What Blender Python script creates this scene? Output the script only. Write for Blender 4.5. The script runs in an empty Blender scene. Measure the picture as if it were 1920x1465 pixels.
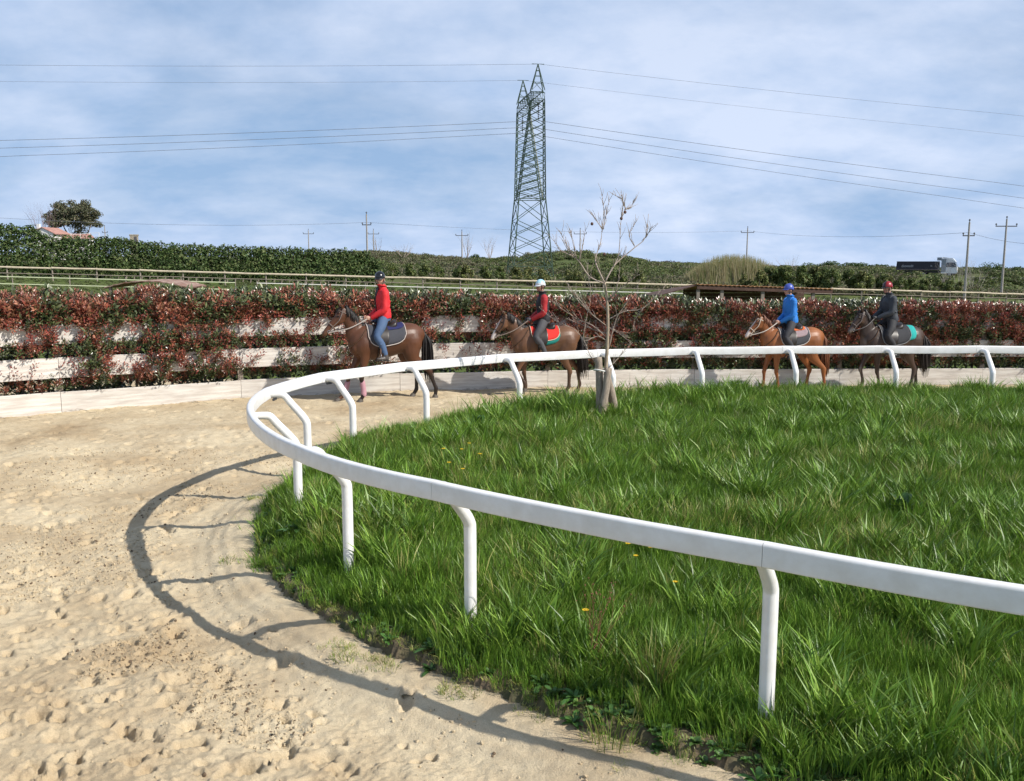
import bpy, math, random
import numpy as np
from mathutils import Vector, Matrix

# ------------------------------------------------------------------ camera, sky, sun, exposure
scene = bpy.context.scene
COL = scene.collection
R = math.radians
CAM_H = 2.9
F_PX = 1700.0
HORIZON = 490.0
PITCH = math.atan((732.5 - HORIZON) / F_PX)
cam_data = bpy.data.cameras.new('camera')
cam_data.sensor_width = 36.0
cam_data.lens = 36.0 * F_PX / 1920.0
cam_data.clip_start = 0.05
cam_data.clip_end = 8000.0
cam = bpy.data.objects.new('camera', cam_data)
cam.location = (0, 0, CAM_H)
cam.rotation_euler = (math.pi / 2 - PITCH, 0, 0)
COL.objects.link(cam)
scene.camera = cam

SUN_EL = R(39.5)
SUN_AZ = Vector((math.cos(R(25)), -math.sin(R(25)), 0))          # towards the sun, on the ground
SUN_DIR = Vector((SUN_AZ.x * math.cos(SUN_EL), SUN_AZ.y * math.cos(SUN_EL), math.sin(SUN_EL)))
world = bpy.data.worlds.new('World')
scene.world = world
world.use_nodes = True
wn = world.node_tree
wn.nodes.clear()


def wnode(t, **kw):
    n = wn.nodes.new(t)
    for k, v in kw.items():
        setattr(n, k, v)
    return n


def wlink(a, b):
    wn.links.new(a, b)


w_out = wnode('ShaderNodeOutputWorld')
w_bg = wnode('ShaderNodeBackground')
w_bg.inputs['Strength'].default_value = 0.061
w_sky = wnode('ShaderNodeTexSky', sky_type='NISHITA', sun_disc=False)
w_sky.sun_elevation = SUN_EL
w_sky.sun_rotation = math.atan2(SUN_DIR.x, SUN_DIR.y)
w_sky.air_density = 1.0
w_sky.dust_density = 0.3
w_sky.ozone_density = 1.2
# thin high cloud, laid out on a flat layer above the place
w_tc = wnode('ShaderNodeTexCoord')
w_sep = wnode('ShaderNodeSeparateXYZ')
wlink(w_tc.outputs['Generated'], w_sep.inputs[0])
w_max = wnode('ShaderNodeMath', operation='MAXIMUM')
w_max.inputs[1].default_value = 0.0
wlink(w_sep.outputs['Z'], w_max.inputs[0])
w_add = wnode('ShaderNodeMath', operation='ADD')
w_add.inputs[1].default_value = 0.34
wlink(w_max.outputs[0], w_add.inputs[0])
w_div = wnode('ShaderNodeVectorMath', operation='DIVIDE')
wlink(w_tc.outputs['Generated'], w_div.inputs[0])
w_cmb = wnode('ShaderNodeCombineXYZ')
for i in range(3):
    wlink(w_add.outputs[0], w_cmb.inputs[i])
wlink(w_cmb.outputs[0], w_div.inputs[1])
w_map = wnode('ShaderNodeMapping')
w_map.inputs['Location'].default_value = (3.1, 1.35, 0.0)
w_map.inputs['Scale'].default_value = (-1.7, 2.0, 0.0)
wlink(w_div.outputs[0], w_map.inputs['Vector'])
w_n1 = wnode('ShaderNodeTexNoise')
w_n1.inputs['Scale'].default_value = 0.62
w_n1.inputs['Detail'].default_value = 9.0
w_n1.inputs['Roughness'].default_value = 0.55
w_n1.inputs['Distortion'].default_value = 0.35
wlink(w_map.outputs[0], w_n1.inputs['Vector'])
w_ramp = wnode('ShaderNodeValToRGB')
w_ramp.color_ramp.elements[0].position = 0.40
w_ramp.color_ramp.elements[0].color = (0.55, 0.55, 0.55, 1)
w_ramp.color_ramp.elements[1].position = 0.60
w_ramp.color_ramp.elements[1].color = (1.1, 1.1, 1.1, 1)
wlink(w_n1.outputs['Fac'], w_ramp.inputs[0])
w_n2 = wnode('ShaderNodeTexNoise')
w_n2.inputs['Scale'].default_value = 2.3
w_n2.inputs['Detail'].default_value = 7.0
w_n2.inputs['Roughness'].default_value = 0.6
wlink(w_map.outputs[0], w_n2.inputs['Vector'])
w_cr = wnode('ShaderNodeValToRGB')
w_cr.color_ramp.elements[0].position = 0.36
w_cr.color_ramp.elements[0].color = (4.9, 7.5, 11.8, 1)
w_cr.color_ramp.elements[1].position = 0.60
w_cr.color_ramp.elements[1].color = (10.2, 11.7, 14.7, 1)
w_blend = wnode('ShaderNodeMixRGB')
w_blend.inputs['Fac'].default_value = 0.38
wlink(w_n1.outputs['Fac'], w_blend.inputs['Color1'])
wlink(w_n2.outputs['Fac'], w_blend.inputs['Color2'])
wlink(w_blend.outputs[0], w_cr.inputs[0])
w_mix = wnode('ShaderNodeMixRGB')
w_el = wnode('ShaderNodeMath', operation='ADD')          # sine of elevation, kept off zero
w_el.inputs[1].default_value = 0.16
wlink(w_max.outputs[0], w_el.inputs[0])
w_tau = wnode('ShaderNodeMath', operation='DIVIDE')      # slant path through the cloud layer
wlink(w_ramp.outputs[0], w_tau.inputs[0])
wlink(w_el.outputs[0], w_tau.inputs[1])
w_neg = wnode('ShaderNodeMath', operation='MULTIPLY')
w_neg.inputs[1].default_value = -0.85
wlink(w_tau.outputs[0], w_neg.inputs[0])
w_exp = wnode('ShaderNodeMath', operation='EXPONENT')
wlink(w_neg.outputs[0], w_exp.inputs[0])
w_cov = wnode('ShaderNodeMath', operation='SUBTRACT')
w_cov.inputs[0].default_value = 1.0
wlink(w_exp.outputs[0], w_cov.inputs[1])
wlink(w_cov.outputs[0], w_mix.inputs['Fac'])
wlink(w_sky.outputs[0], w_mix.inputs['Color1'])
wlink(w_cr.outputs[0], w_mix.inputs['Color2'])
wlink(w_mix.outputs[0], w_bg.inputs['Color'])
wlink(w_bg.outputs[0], w_out.inputs['Surface'])

sun_data = bpy.data.lights.new('sun', 'SUN')
sun_data.energy = 5.0
sun_data.angle = R(0.53)
sun_data.color = (1.0, 0.945, 0.86)
sun = bpy.data.objects.new('sun', sun_data)
sun.rotation_euler = (-SUN_DIR).to_track_quat('-Z', 'Y').to_euler()
sun.location = (20, -10, 30)
COL.objects.link(sun)

scene.view_settings.view_transform = 'Standard'
scene.view_settings.look = 'None'
scene.view_settings.exposure = 0.2
scene.view_settings.gamma = 1.0
scene.view_settings.use_curve_mapping = False
scene.cycles.max_bounces = 6
scene.cycles.diffuse_bounces = 3
scene.cycles.glossy_bounces = 2
scene.cycles.transparent_max_bounces = 8
scene.cycles.use_denoising = True
scene.cycles.use_adaptive_sampling = True
scene.cycles.adaptive_threshold = 0.03

rng = np.random.default_rng(7)
random.seed(7)


# ------------------------------------------------------------------ helpers
def tag(o, label=None, cat=None, group=None, kind=None):
    if label: o['label'] = label
    if cat: o['category'] = cat
    if group: o['group'] = group
    if kind: o['kind'] = kind
    return o


def empty(name, loc=(0, 0, 0), rz=0.0):
    o = bpy.data.objects.new(name, None)
    o.empty_display_size = 0.2
    o.location = loc
    o.rotation_euler = (0, 0, rz)
    COL.objects.link(o)
    return o


def link(name, me, mat=None, parent=None, loc=None):
    o = bpy.data.objects.new(name, me)
    if mat is not None and not me.materials:
        me.materials.append(mat)
    COL.objects.link(o)
    if parent is not None:
        o.parent = parent
    if loc is not None:
        o.location = loc
    return o


class MB:
    """collects boxes, tubes and faces into one mesh"""

    def __init__(self):
        self.v = []
        self.f = []
        self.c = []

    def add(self, vs, fs, col=None):
        b = len(self.v)
        self.v.extend([tuple(p) for p in vs])
        self.f.extend([tuple(i + b for i in f) for f in fs])
        if col is not None:
            self.c.extend([col] * len(vs))
        return self

    def box(self, lo, hi, col=None):
        x0, y0, z0 = lo
        x1, y1, z1 = hi
        vs = [(x0, y0, z0), (x1, y0, z0), (x1, y1, z0), (x0, y1, z0), (x0, y0, z1), (x1, y0, z1), (x1, y1, z1), (x0, y1, z1)]
        return self.add(vs, [(0, 3, 2, 1), (4, 5, 6, 7), (0, 1, 5, 4), (1, 2, 6, 5), (2, 3, 7, 6), (3, 0, 4, 7)], col)

    def bar(self, a, b, w, h=None, col=None):
        h = h or w
        a, b = Vector(a), Vector(b)
        t = (b - a).normalized()
        ref = Vector((0, 0, 1)) if abs(t.z) < 0.95 else Vector((1, 0, 0))
        u = t.cross(ref).normalized() * (w / 2)
        n = u.cross(t).normalized() * (h / 2)
        vs = [a - u - n, a + u - n, a + u + n, a - u + n, b - u - n, b + u - n, b + u + n, b - u + n]
        return self.add(vs, [(0, 3, 2, 1), (4, 5, 6, 7), (0, 1, 5, 4), (1, 2, 6, 5), (2, 3, 7, 6), (3, 0, 4, 7)], col)

    def tube(self, path, radii, n=10, side=(0, 1, 0), sub=1, col=None, closed=False):
        P = [Vector(p) for p in path]
        Rr = [(r, r) if not isinstance(r, (tuple, list)) else tuple(r) for r in radii]
        if len(Rr) == 1:
            Rr = Rr * len(P)
        if sub > 1:
            P, Rr = resample(P, Rr, sub)
        side = Vector(side)
        vs, fs = [], []
        m = len(P)
        for i in range(m):
            if closed:
                t = P[(i + 1) % m] - P[i - 1]
            else:
                t = P[min(i + 1, m - 1)] - P[max(i - 1, 0)]
            t.normalize()
            u = side - t * side.dot(t)
            if u.length < 1e-4:
                u = Vector((1, 0, 0)) - t * t.x
                if u.length < 1e-4:
                    u = Vector((0, 1, 0))
            u.normalize()
            w = t.cross(u)
            for k in range(n):
                a = 2 * math.pi * k / n
                vs.append(P[i] + u * (Rr[i][0] * math.cos(a)) + w * (Rr[i][1] * math.sin(a)))
        rows = m if closed else m - 1
        for i in range(rows):
            j = (i + 1) % m
            for k in range(n):
                fs.append((i * n + k, i * n + (k + 1) % n, j * n + (k + 1) % n, j * n + k))
        if not closed:
            fs.append(tuple(reversed(range(n))))
            fs.append(tuple((m - 1) * n + k for k in range(n)))
        return self.add(vs, fs, col)

    def ball(self, c, r, n=10, m=7):
        c = Vector(c)
        r = (r, r, r) if not isinstance(r, (tuple, list)) else r
        vs, fs = [], []
        for i in range(m + 1):
            ph = math.pi * i / m
            for k in range(n):
                a = 2 * math.pi * k / n
                vs.append((c.x + r[0] * math.sin(ph) * math.cos(a), c.y + r[1] * math.sin(ph) * math.sin(a), c.z + r[2] * math.cos(ph)))
        for i in range(m):
            for k in range(n):
                fs.append((i * n + k, (i + 1) * n + k, (i + 1) * n + (k + 1) % n, i * n + (k + 1) % n))
        return self.add(vs, fs)

    def mesh(self, name, smooth=False):
        me = bpy.data.meshes.new(name)
        me.from_pydata(self.v, [], self.f)
        if self.c:
            at = me.color_attributes.new('Col', 'FLOAT_COLOR', 'POINT')
            at.data.foreach_set('color', np.array([(c[0], c[1], c[2], 1.0) for c in self.c], dtype=np.float32).ravel())
        if smooth:
            me.shade_smooth()
        me.update()
        return me

    def build(self, name, mat, parent=None, smooth=False, loc=None):
        return link(name, self.mesh(name, smooth), mat, parent, loc)


def resample(P, Rr, sub):
    Q, S = [], []
    n = len(P)
    for i in range(n - 1):
        p0, p1, p2, p3 = P[max(i - 1, 0)], P[i], P[i + 1], P[min(i + 2, n - 1)]
        r0, r1, r2, r3 = Rr[max(i - 1, 0)], Rr[i], Rr[i + 1], Rr[min(i + 2, n - 1)]
        for k in range(sub):
            t = k / sub
            cr = lambda a, b, c, d: 0.5 * (2 * b + (c - a) * t + (2 * a - 5 * b + 4 * c - d) * t * t + (3 * b - a - 3 * c + d) * t ** 3)
            Q.append(Vector([cr(p0[j], p1[j], p2[j], p3[j]) for j in range(3)]))
            S.append(tuple(max(0.001, cr(r0[j], r1[j], r2[j], r3[j])) for j in range(2)))
    Q.append(P[-1])
    S.append(Rr[-1])
    return Q, S


def remeshed(mb, voxel, smooth_iter=4, name='body'):
    """one continuous skin over the overlapping closed pieces in mb"""
    me = mb.mesh(name)
    o = bpy.data.objects.new('tmp', me)
    COL.objects.link(o)
    m = o.modifiers.new('r', 'REMESH')
    m.mode = 'VOXEL'
    m.voxel_size = voxel
    s = o.modifiers.new('s', 'SMOOTH')
    s.factor = 0.5
    s.iterations = smooth_iter
    dg = bpy.context.evaluated_depsgraph_get()
    out = bpy.data.meshes.new_from_object(o.evaluated_get(dg))
    bpy.data.objects.remove(o)
    bpy.data.meshes.remove(me)
    out.name = name
    out.shade_smooth()
    return out


def verts_np(me):
    a = np.empty(len(me.vertices) * 3, dtype=np.float32)
    me.vertices.foreach_get('co', a)
    return a.reshape(-1, 3)


def set_cols(me, C):
    at = me.color_attributes.get('Col') or me.color_attributes.new('Col', 'FLOAT_COLOR', 'POINT')
    full = np.ones((len(C), 4), dtype=np.float32)
    full[:, :3] = C
    at.data.foreach_set('color', full.ravel())


def mesh_np(name, V, F, cols=None):
    """fast mesh from numpy quads or triangles"""
    me = bpy.data.meshes.new(name)
    V = np.asarray(V, dtype=np.float32)
    F = np.asarray(F, dtype=np.int32)
    k = F.shape[1]
    me.vertices.add(len(V))
    me.vertices.foreach_set('co', V.ravel())
    me.loops.add(F.size)
    me.loops.foreach_set('vertex_index', F.ravel())
    me.polygons.add(len(F))
    me.polygons.foreach_set('loop_start', np.arange(0, F.size, k, dtype=np.int32))
    me.update(calc_edges=True)
    if cols is not None:
        set_cols(me, cols)
    return me


_perm = rng.random((256, 256)).astype(np.float32)


def vnoise(x, y):
    xi = np.floor(x).astype(np.int64)
    yi = np.floor(y).astype(np.int64)
    fx = (x - xi)
    fy = (y - yi)
    fx = fx * fx * (3 - 2 * fx)
    fy = fy * fy * (3 - 2 * fy)
    a = _perm[xi & 255, yi & 255]
    b = _perm[(xi + 1) & 255, yi & 255]
    c = _perm[xi & 255, (yi + 1) & 255]
    d = _perm[(xi + 1) & 255, (yi + 1) & 255]
    return (a * (1 - fx) + b * fx) * (1 - fy) + (c * (1 - fx) + d * fx) * fy


def fbm(x, y, octs=4, gain=0.5):
    s, a, t = 0.0, 1.0, 0.0
    for i in range(octs):
        s = s + a * vnoise(x * 2 ** i + 17.3 * i, y * 2 ** i + 9.1 * i)
        t += a
        a *= gain
    return s / t


def sstep(a, b, x):
    t = np.clip((x - a) / (b - a), 0, 1)
    return t * t * (3 - 2 * t)


def at(px, py, Y):
    """the place at distance Y that the photograph shows at a pixel"""
    u = (px - 960) / F_PX
    v = -(py - 732.5) / F_PX
    fw = math.cos(PITCH) + v * math.sin(PITCH)
    up = -math.sin(PITCH) + v * math.cos(PITCH)
    t = Y / fw
    return Vector((u * t, Y, CAM_H + up * t))


# ------------------------------------------------------------------ materials
MATS = {}


def mat(name, color, rough=0.6, spec=0.5, var=0.0, vscale=6.0, bump=0.0, bscale=40.0, metal=0.0, attr=False, translucent=0.0,
        stretch=None, rnd=0.0, coat=0.0, sheen=0.0, color2=None):
    if name in MATS:
        return MATS[name]
    m = bpy.data.materials.new(name)
    m.use_nodes = True
    nt = m.node_tree
    b = nt.nodes['Principled BSDF']
    b.inputs['Roughness'].default_value = rough
    b.inputs['Specular IOR Level'].default_value = spec
    b.inputs['Metallic'].default_value = metal
    b.inputs['Coat Weight'].default_value = coat
    b.inputs['Sheen Weight'].default_value = sheen
    tc = nt.nodes.new('ShaderNodeTexCoord')
    mp = nt.nodes.new('ShaderNodeMapping')
    if stretch:
        mp.inputs['Scale'].default_value = stretch
    nt.links.new(tc.outputs['Object'], mp.inputs['Vector'])
    if attr:
        a = nt.nodes.new('ShaderNodeAttribute')
        a.attribute_name = 'Col'
        csock = a.outputs['Color']
    else:
        c = nt.nodes.new('ShaderNodeRGB')
        c.outputs[0].default_value = (*color, 1)
        csock = c.outputs[0]
    if var > 0:
        n = nt.nodes.new('ShaderNodeTexNoise')
        n.inputs['Scale'].default_value = vscale
        n.inputs['Detail'].default_value = 6
        n.inputs['Roughness'].default_value = 0.6
        nt.links.new(mp.outputs[0], n.inputs['Vector'])
        if color2 is not None:
            rp = nt.nodes.new('ShaderNodeValToRGB')
            rp.color_ramp.elements[0].position = 0.5 - 0.5 * min(var, 0.9) * 0.4
            rp.color_ramp.elements[1].position = 0.5 + 0.5 * min(var, 0.9) * 0.4
            nt.links.new(n.outputs['Fac'], rp.inputs[0])
            mx = nt.nodes.new('ShaderNodeMixRGB')
            nt.links.new(rp.outputs[0], mx.inputs['Fac'])
            nt.links.new(csock, mx.inputs['Color1'])
            mx.inputs['Color2'].default_value = (*color2, 1)
            csock = mx.outputs[0]
        else:
            mr = nt.nodes.new('ShaderNodeMapRange')
            mr.inputs['From Min'].default_value = 0.25
            mr.inputs['From Max'].default_value = 0.75
            mr.inputs['To Min'].default_value = 1 - var
            mr.inputs['To Max'].default_value = 1 + var
            nt.links.new(n.outputs['Fac'], mr.inputs['Value'])
            mx = nt.nodes.new('ShaderNodeVectorMath')
            mx.operation = 'SCALE'
            nt.links.new(csock, mx.inputs[0])
            nt.links.new(mr.outputs[0], mx.inputs['Scale'])
            csock = mx.outputs[0]
    if rnd > 0:
        oi = nt.nodes.new('ShaderNodeObjectInfo')
        mr = nt.nodes.new('ShaderNodeMapRange')
        mr.inputs['To Min'].default_value = 1 - rnd
        mr.inputs['To Max'].default_value = 1 + rnd
        nt.links.new(oi.outputs['Random'], mr.inputs['Value'])
        mx = nt.nodes.new('ShaderNodeVectorMath')
        mx.operation = 'SCALE'
        nt.links.new(csock, mx.inputs[0])
        nt.links.new(mr.outputs[0], mx.inputs['Scale'])
        csock = mx.outputs[0]
    nt.links.new(csock, b.inputs['Base Color'])
    if bump > 0:
        n = nt.nodes.new('ShaderNodeTexNoise')
        n.inputs['Scale'].default_value = bscale
        n.inputs['Detail'].default_value = 5
        nt.links.new(mp.outputs[0], n.inputs['Vector'])
        bp = nt.nodes.new('ShaderNodeBump')
        bp.inputs['Strength'].default_value = bump
        bp.inputs['Distance'].default_value = 0.01
        nt.links.new(n.outputs['Fac'], bp.inputs['Height'])
        nt.links.new(bp.outputs[0], b.inputs['Normal'])
    if translucent > 0:
        tr = nt.nodes.new('ShaderNodeBsdfTranslucent')
        nt.links.new(csock, tr.inputs['Color'])
        ms = nt.nodes.new('ShaderNodeMixShader')
        ms.inputs[0].default_value = translucent
        out = nt.nodes['Material Output']
        nt.links.new(b.outputs[0], ms.inputs[1])
        nt.links.new(tr.outputs[0], ms.inputs[2])
        nt.links.new(ms.outputs[0], out.inputs['Surface'])
    MATS[name] = m
    return m


M_WHITE = mat('white_plastic_rail', (0.83, 0.825, 0.81), rough=0.36, var=0.9, vscale=7.0, bump=0.06, bscale=14, color2=(0.72, 0.70, 0.665))
M_PLANK = mat('weathered_white_plank', (0.73, 0.695, 0.635), rough=0.8, var=0.5, vscale=2.2, bump=0.5, bscale=30, stretch=(0.6, 8, 8), rnd=0.10,
              color2=(0.55, 0.50, 0.445))
M_POSTWOOD = mat('grey_wood', (0.25, 0.21, 0.17), rough=0.9, var=0.35, vscale=5, bump=0.6, bscale=25, stretch=(6, 6, 0.8))
M_PALEWOOD = mat('pale_wood', (0.52, 0.44, 0.32), rough=0.85, var=0.25, vscale=3, bump=0.3)
M_LEAF = mat('leaf', (0.1, 0.1, 0.05), rough=0.38, spec=0.5, attr=True, translucent=0.25, rnd=0.30)
M_HEDGE_LEAF = mat('photinia_leaf', (0.1, 0.1, 0.05), rough=0.30, spec=0.7, attr=True, translucent=0.10, rnd=0.35)
M_FAR_LEAF = mat('far_leaf', (0.1, 0.1, 0.05), rough=0.6, spec=0.3, attr=True, translucent=0.25)
M_GRASS = mat('grass_blade', (0.1, 0.2, 0.03), rough=0.42, spec=0.45, attr=True, translucent=0.24, rnd=0.32)
M_BARK = mat('bark', (0.23, 0.19, 0.15), rough=0.9, var=0.4, vscale=7, bump=0.6, bscale=30)
M_TWIG = mat('bare_twig', (0.35, 0.28, 0.225), rough=0.85, var=0.25, vscale=9)
M_GREENSTEEL = mat('green_painted_steel', (0.048, 0.080, 0.050), rough=0.5, var=0.2, vscale=1.0)
M_WIRE = mat('wire', (0.16, 0.17, 0.20), rough=0.5)
M_POLE = mat('concrete_pole', (0.34, 0.31, 0.28), rough=0.85, var=0.15, vscale=2)
M_DARKMETAL = mat('dark_metal', (0.06, 0.06, 0.065), rough=0.5)

# ------------------------------------------------------------------ layout: rail curve and wall curve (metres)
RAIL_CTRL = [(6.0, 1.95), (4.0, 3.14), (2.39, 4.10), (1.32, 4.77), (0.08, 5.66), (-0.60, 6.18), (-1.30, 6.83), (-1.83, 7.46), (-2.25, 8.16),
             (-2.60, 8.92), (-2.86, 9.80), (-2.95, 10.6), (-2.87, 11.4), (-2.55, 12.35), (-1.62, 13.55), (-0.13, 14.78), (1.52, 15.55),
             (3.14, 15.97), (4.92, 16.20), (6.68, 16.25), (8.5, 16.25), (12.0, 16.2), (16.0, 16.1)]
WALL_CTRL = [(-17.0, 11.2), (-13.2, 14.2), (-9.7, 16.75), (-7.3, 18.3), (-4.6, 19.68), (-1.6, 20.5), (2.0, 20.95), (7.0, 21.2), (12.0, 21.3),
             (18.0, 21.3)]


def curve2(ctrl, step=0.05):
    P = [Vector((x, y, 0)) for x, y in ctrl]
    Q, _ = resample(P, [(1, 1)] * len(P), 40)
    A = np.array([(p.x, p.y) for p in Q])
    s = np.r_[0, np.cumsum(np.hypot(*np.diff(A, axis=0).T))]
    n = int(s[-1] / step)
    t = np.linspace(0, s[-1], n)
    return np.c_[np.interp(t, s, A[:, 0]), np.interp(t, s, A[:, 1])], t


RAIL, RAIL_S = curve2(RAIL_CTRL)
WALL, WALL_S = curve2(WALL_CTRL)


def smooth_curve(A, it):
    A = A.copy()
    for _ in range(it):
        A[1:-1] = 0.25 * A[:-2] + 0.5 * A[1:-1] + 0.25 * A[2:]
    return A


RAIL = smooth_curve(RAIL, 60)
RAIL_T = np.gradient(RAIL, axis=0)
RAIL_T /= np.linalg.norm(RAIL_T, axis=1)[:, None]
RAIL_IN = np.c_[RAIL_T[:, 1], -RAIL_T[:, 0]]        # towards the grass island
WALL = smooth_curve(WALL, 40)
WALL_T = np.gradient(WALL, axis=0)
WALL_T /= np.linalg.norm(WALL_T, axis=1)[:, None]
WALL_BACK = np.c_[-WALL_T[:, 1], WALL_T[:, 0]]      # away from the track


def signed_rail(X, Y, stride=3):
    """distance to the rail line, positive inside the grass island"""
    X = np.asarray(X, dtype=np.float32)
    Y = np.asarray(Y, dtype=np.float32)
    best = np.full(X.shape, 1e9, dtype=np.float32)
    sg = np.zeros(X.shape, dtype=np.float32)
    for i in range(0, len(RAIL), stride):
        dx = X - np.float32(RAIL[i, 0])
        dy = Y - np.float32(RAIL[i, 1])
        d = dx * dx + dy * dy
        m = d < best
        best = np.where(m, d, best)
        sg = np.where(m, dx * np.float32(RAIL_IN[i, 0]) + dy * np.float32(RAIL_IN[i, 1]), sg)
    return np.sqrt(best) * np.sign(sg)


def turf_z(X, Y, d):
    """ground height of the grass island, d = distance inside the rail line"""
    base = 0.06 + 0.050 * np.clip(Y - 5.0, 0, 12)
    return -0.05 + 0.13 * sstep(-0.10, 0.12, d) + (base - 0.08) * sstep(0.0, 0.65, d) + 0.05 * (fbm(X * 0.8 + 3, Y * 0.8, 3) - 0.5)


def land_z(X, Y):
    """the paddocks and fields beyond the track"""
    X = np.asarray(X, dtype=np.float64)
    Y = np.asarray(Y, dtype=np.float64)
    pad = -0.30 - 0.031 * np.clip(X, -70, 75)
    far = 2.2 - 0.010 * np.clip(X, -160, 160)
    z = pad * sstep(22.5, 46, Y)
    z = z + (far - pad) * sstep(112, 260, Y)
    z = z + 3.4 * np.exp(-((X - 14) / 17) ** 2 - ((Y - 195) / 26) ** 2)
    z = z + 2.2 * np.exp(-((X + 32) / 22) ** 2 - ((Y - 215) / 26) ** 2)
    # the land falls away behind the road at the right
    z = z - 0.0075 * np.clip(Y - 175, 0, None) * sstep(0.14, 0.30, X / np.maximum(Y, 1.0))
    z = z + (0.55 - z) * sstep(38, 60, X) * np.exp(-((Y - 168) / 12.0) ** 4)
    return z


# ------------------------------------------------------------------ the ground
def build_ground():
    ys = np.r_[np.linspace(-30, 22, 14), np.linspace(23.5, 120, 66), np.linspace(122, 300, 60), np.geomspace(310, 3500, 22)]
    u = np.linspace(-1, 1, 121)
    V, F = [], []
    W = np.maximum(60, ys * 1.1)
    X = u[None, :] * W[:, None] * np.ones((len(ys), 1))
    Y = ys[:, None] * np.ones((1, len(u)))
    Z = land_z(X, Y) + 0.25 * (fbm(X * 0.06 + 5, Y * 0.06, 4) - 0.5) * sstep(30, 60, Y) + 1.0 * (fbm(X * 0.03 + 5, Y * 0.03, 4) - 0.5) * sstep(120, 180, Y) * (1 - 0.7 * sstep(0.14, 0.30, X / np.maximum(Y, 1.0)))
    Z = np.where(Y < 23, -0.35, Z)
    V = np.c_[X.ravel(), Y.ravel(), Z.ravel()]
    nx = len(u)
    i, j = np.meshgrid(np.arange(len(ys) - 1), np.arange(nx - 1), indexing='ij')
    a = (i * nx + j).ravel()
    F = np.c_[a, a + 1, a + nx + 1, a + nx]
    g = 0.5 + 0.5 * np.sin(0)  # noqa
    t = sstep(112, 128, V[:, 1])[:, None]
    n = fbm(V[:, 0] * 0.05, V[:, 1] * 0.05, 4)[:, None]
    n2 = fbm(V[:, 0] * 0.11 + 40, V[:, 1] * 0.03, 3)[:, None]
    pad = np.array([[0.095, 0.105, 0.035]]) * (1 - n) * 1.2 + np.array([[0.055, 0.085, 0.022]]) * n * 1.2
    scrub = np.array([[0.085, 0.085, 0.038]]) * (1 - n2) * 1.3 + np.array([[0.055, 0.085, 0.03]]) * n2 * 1.3
    C = pad * (1 - t) + scrub * t
    me = mesh_np('ground', V, F, C)
    me.shade_smooth()
    m = mat('field', (0.1, 0.1, 0.1), rough=0.95, attr=True, var=0.45, vscale=0.5, bump=0.8, bscale=3, spec=0.05)
    return tag(link('ground', me, m), kind='structure')


build_ground()


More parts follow.
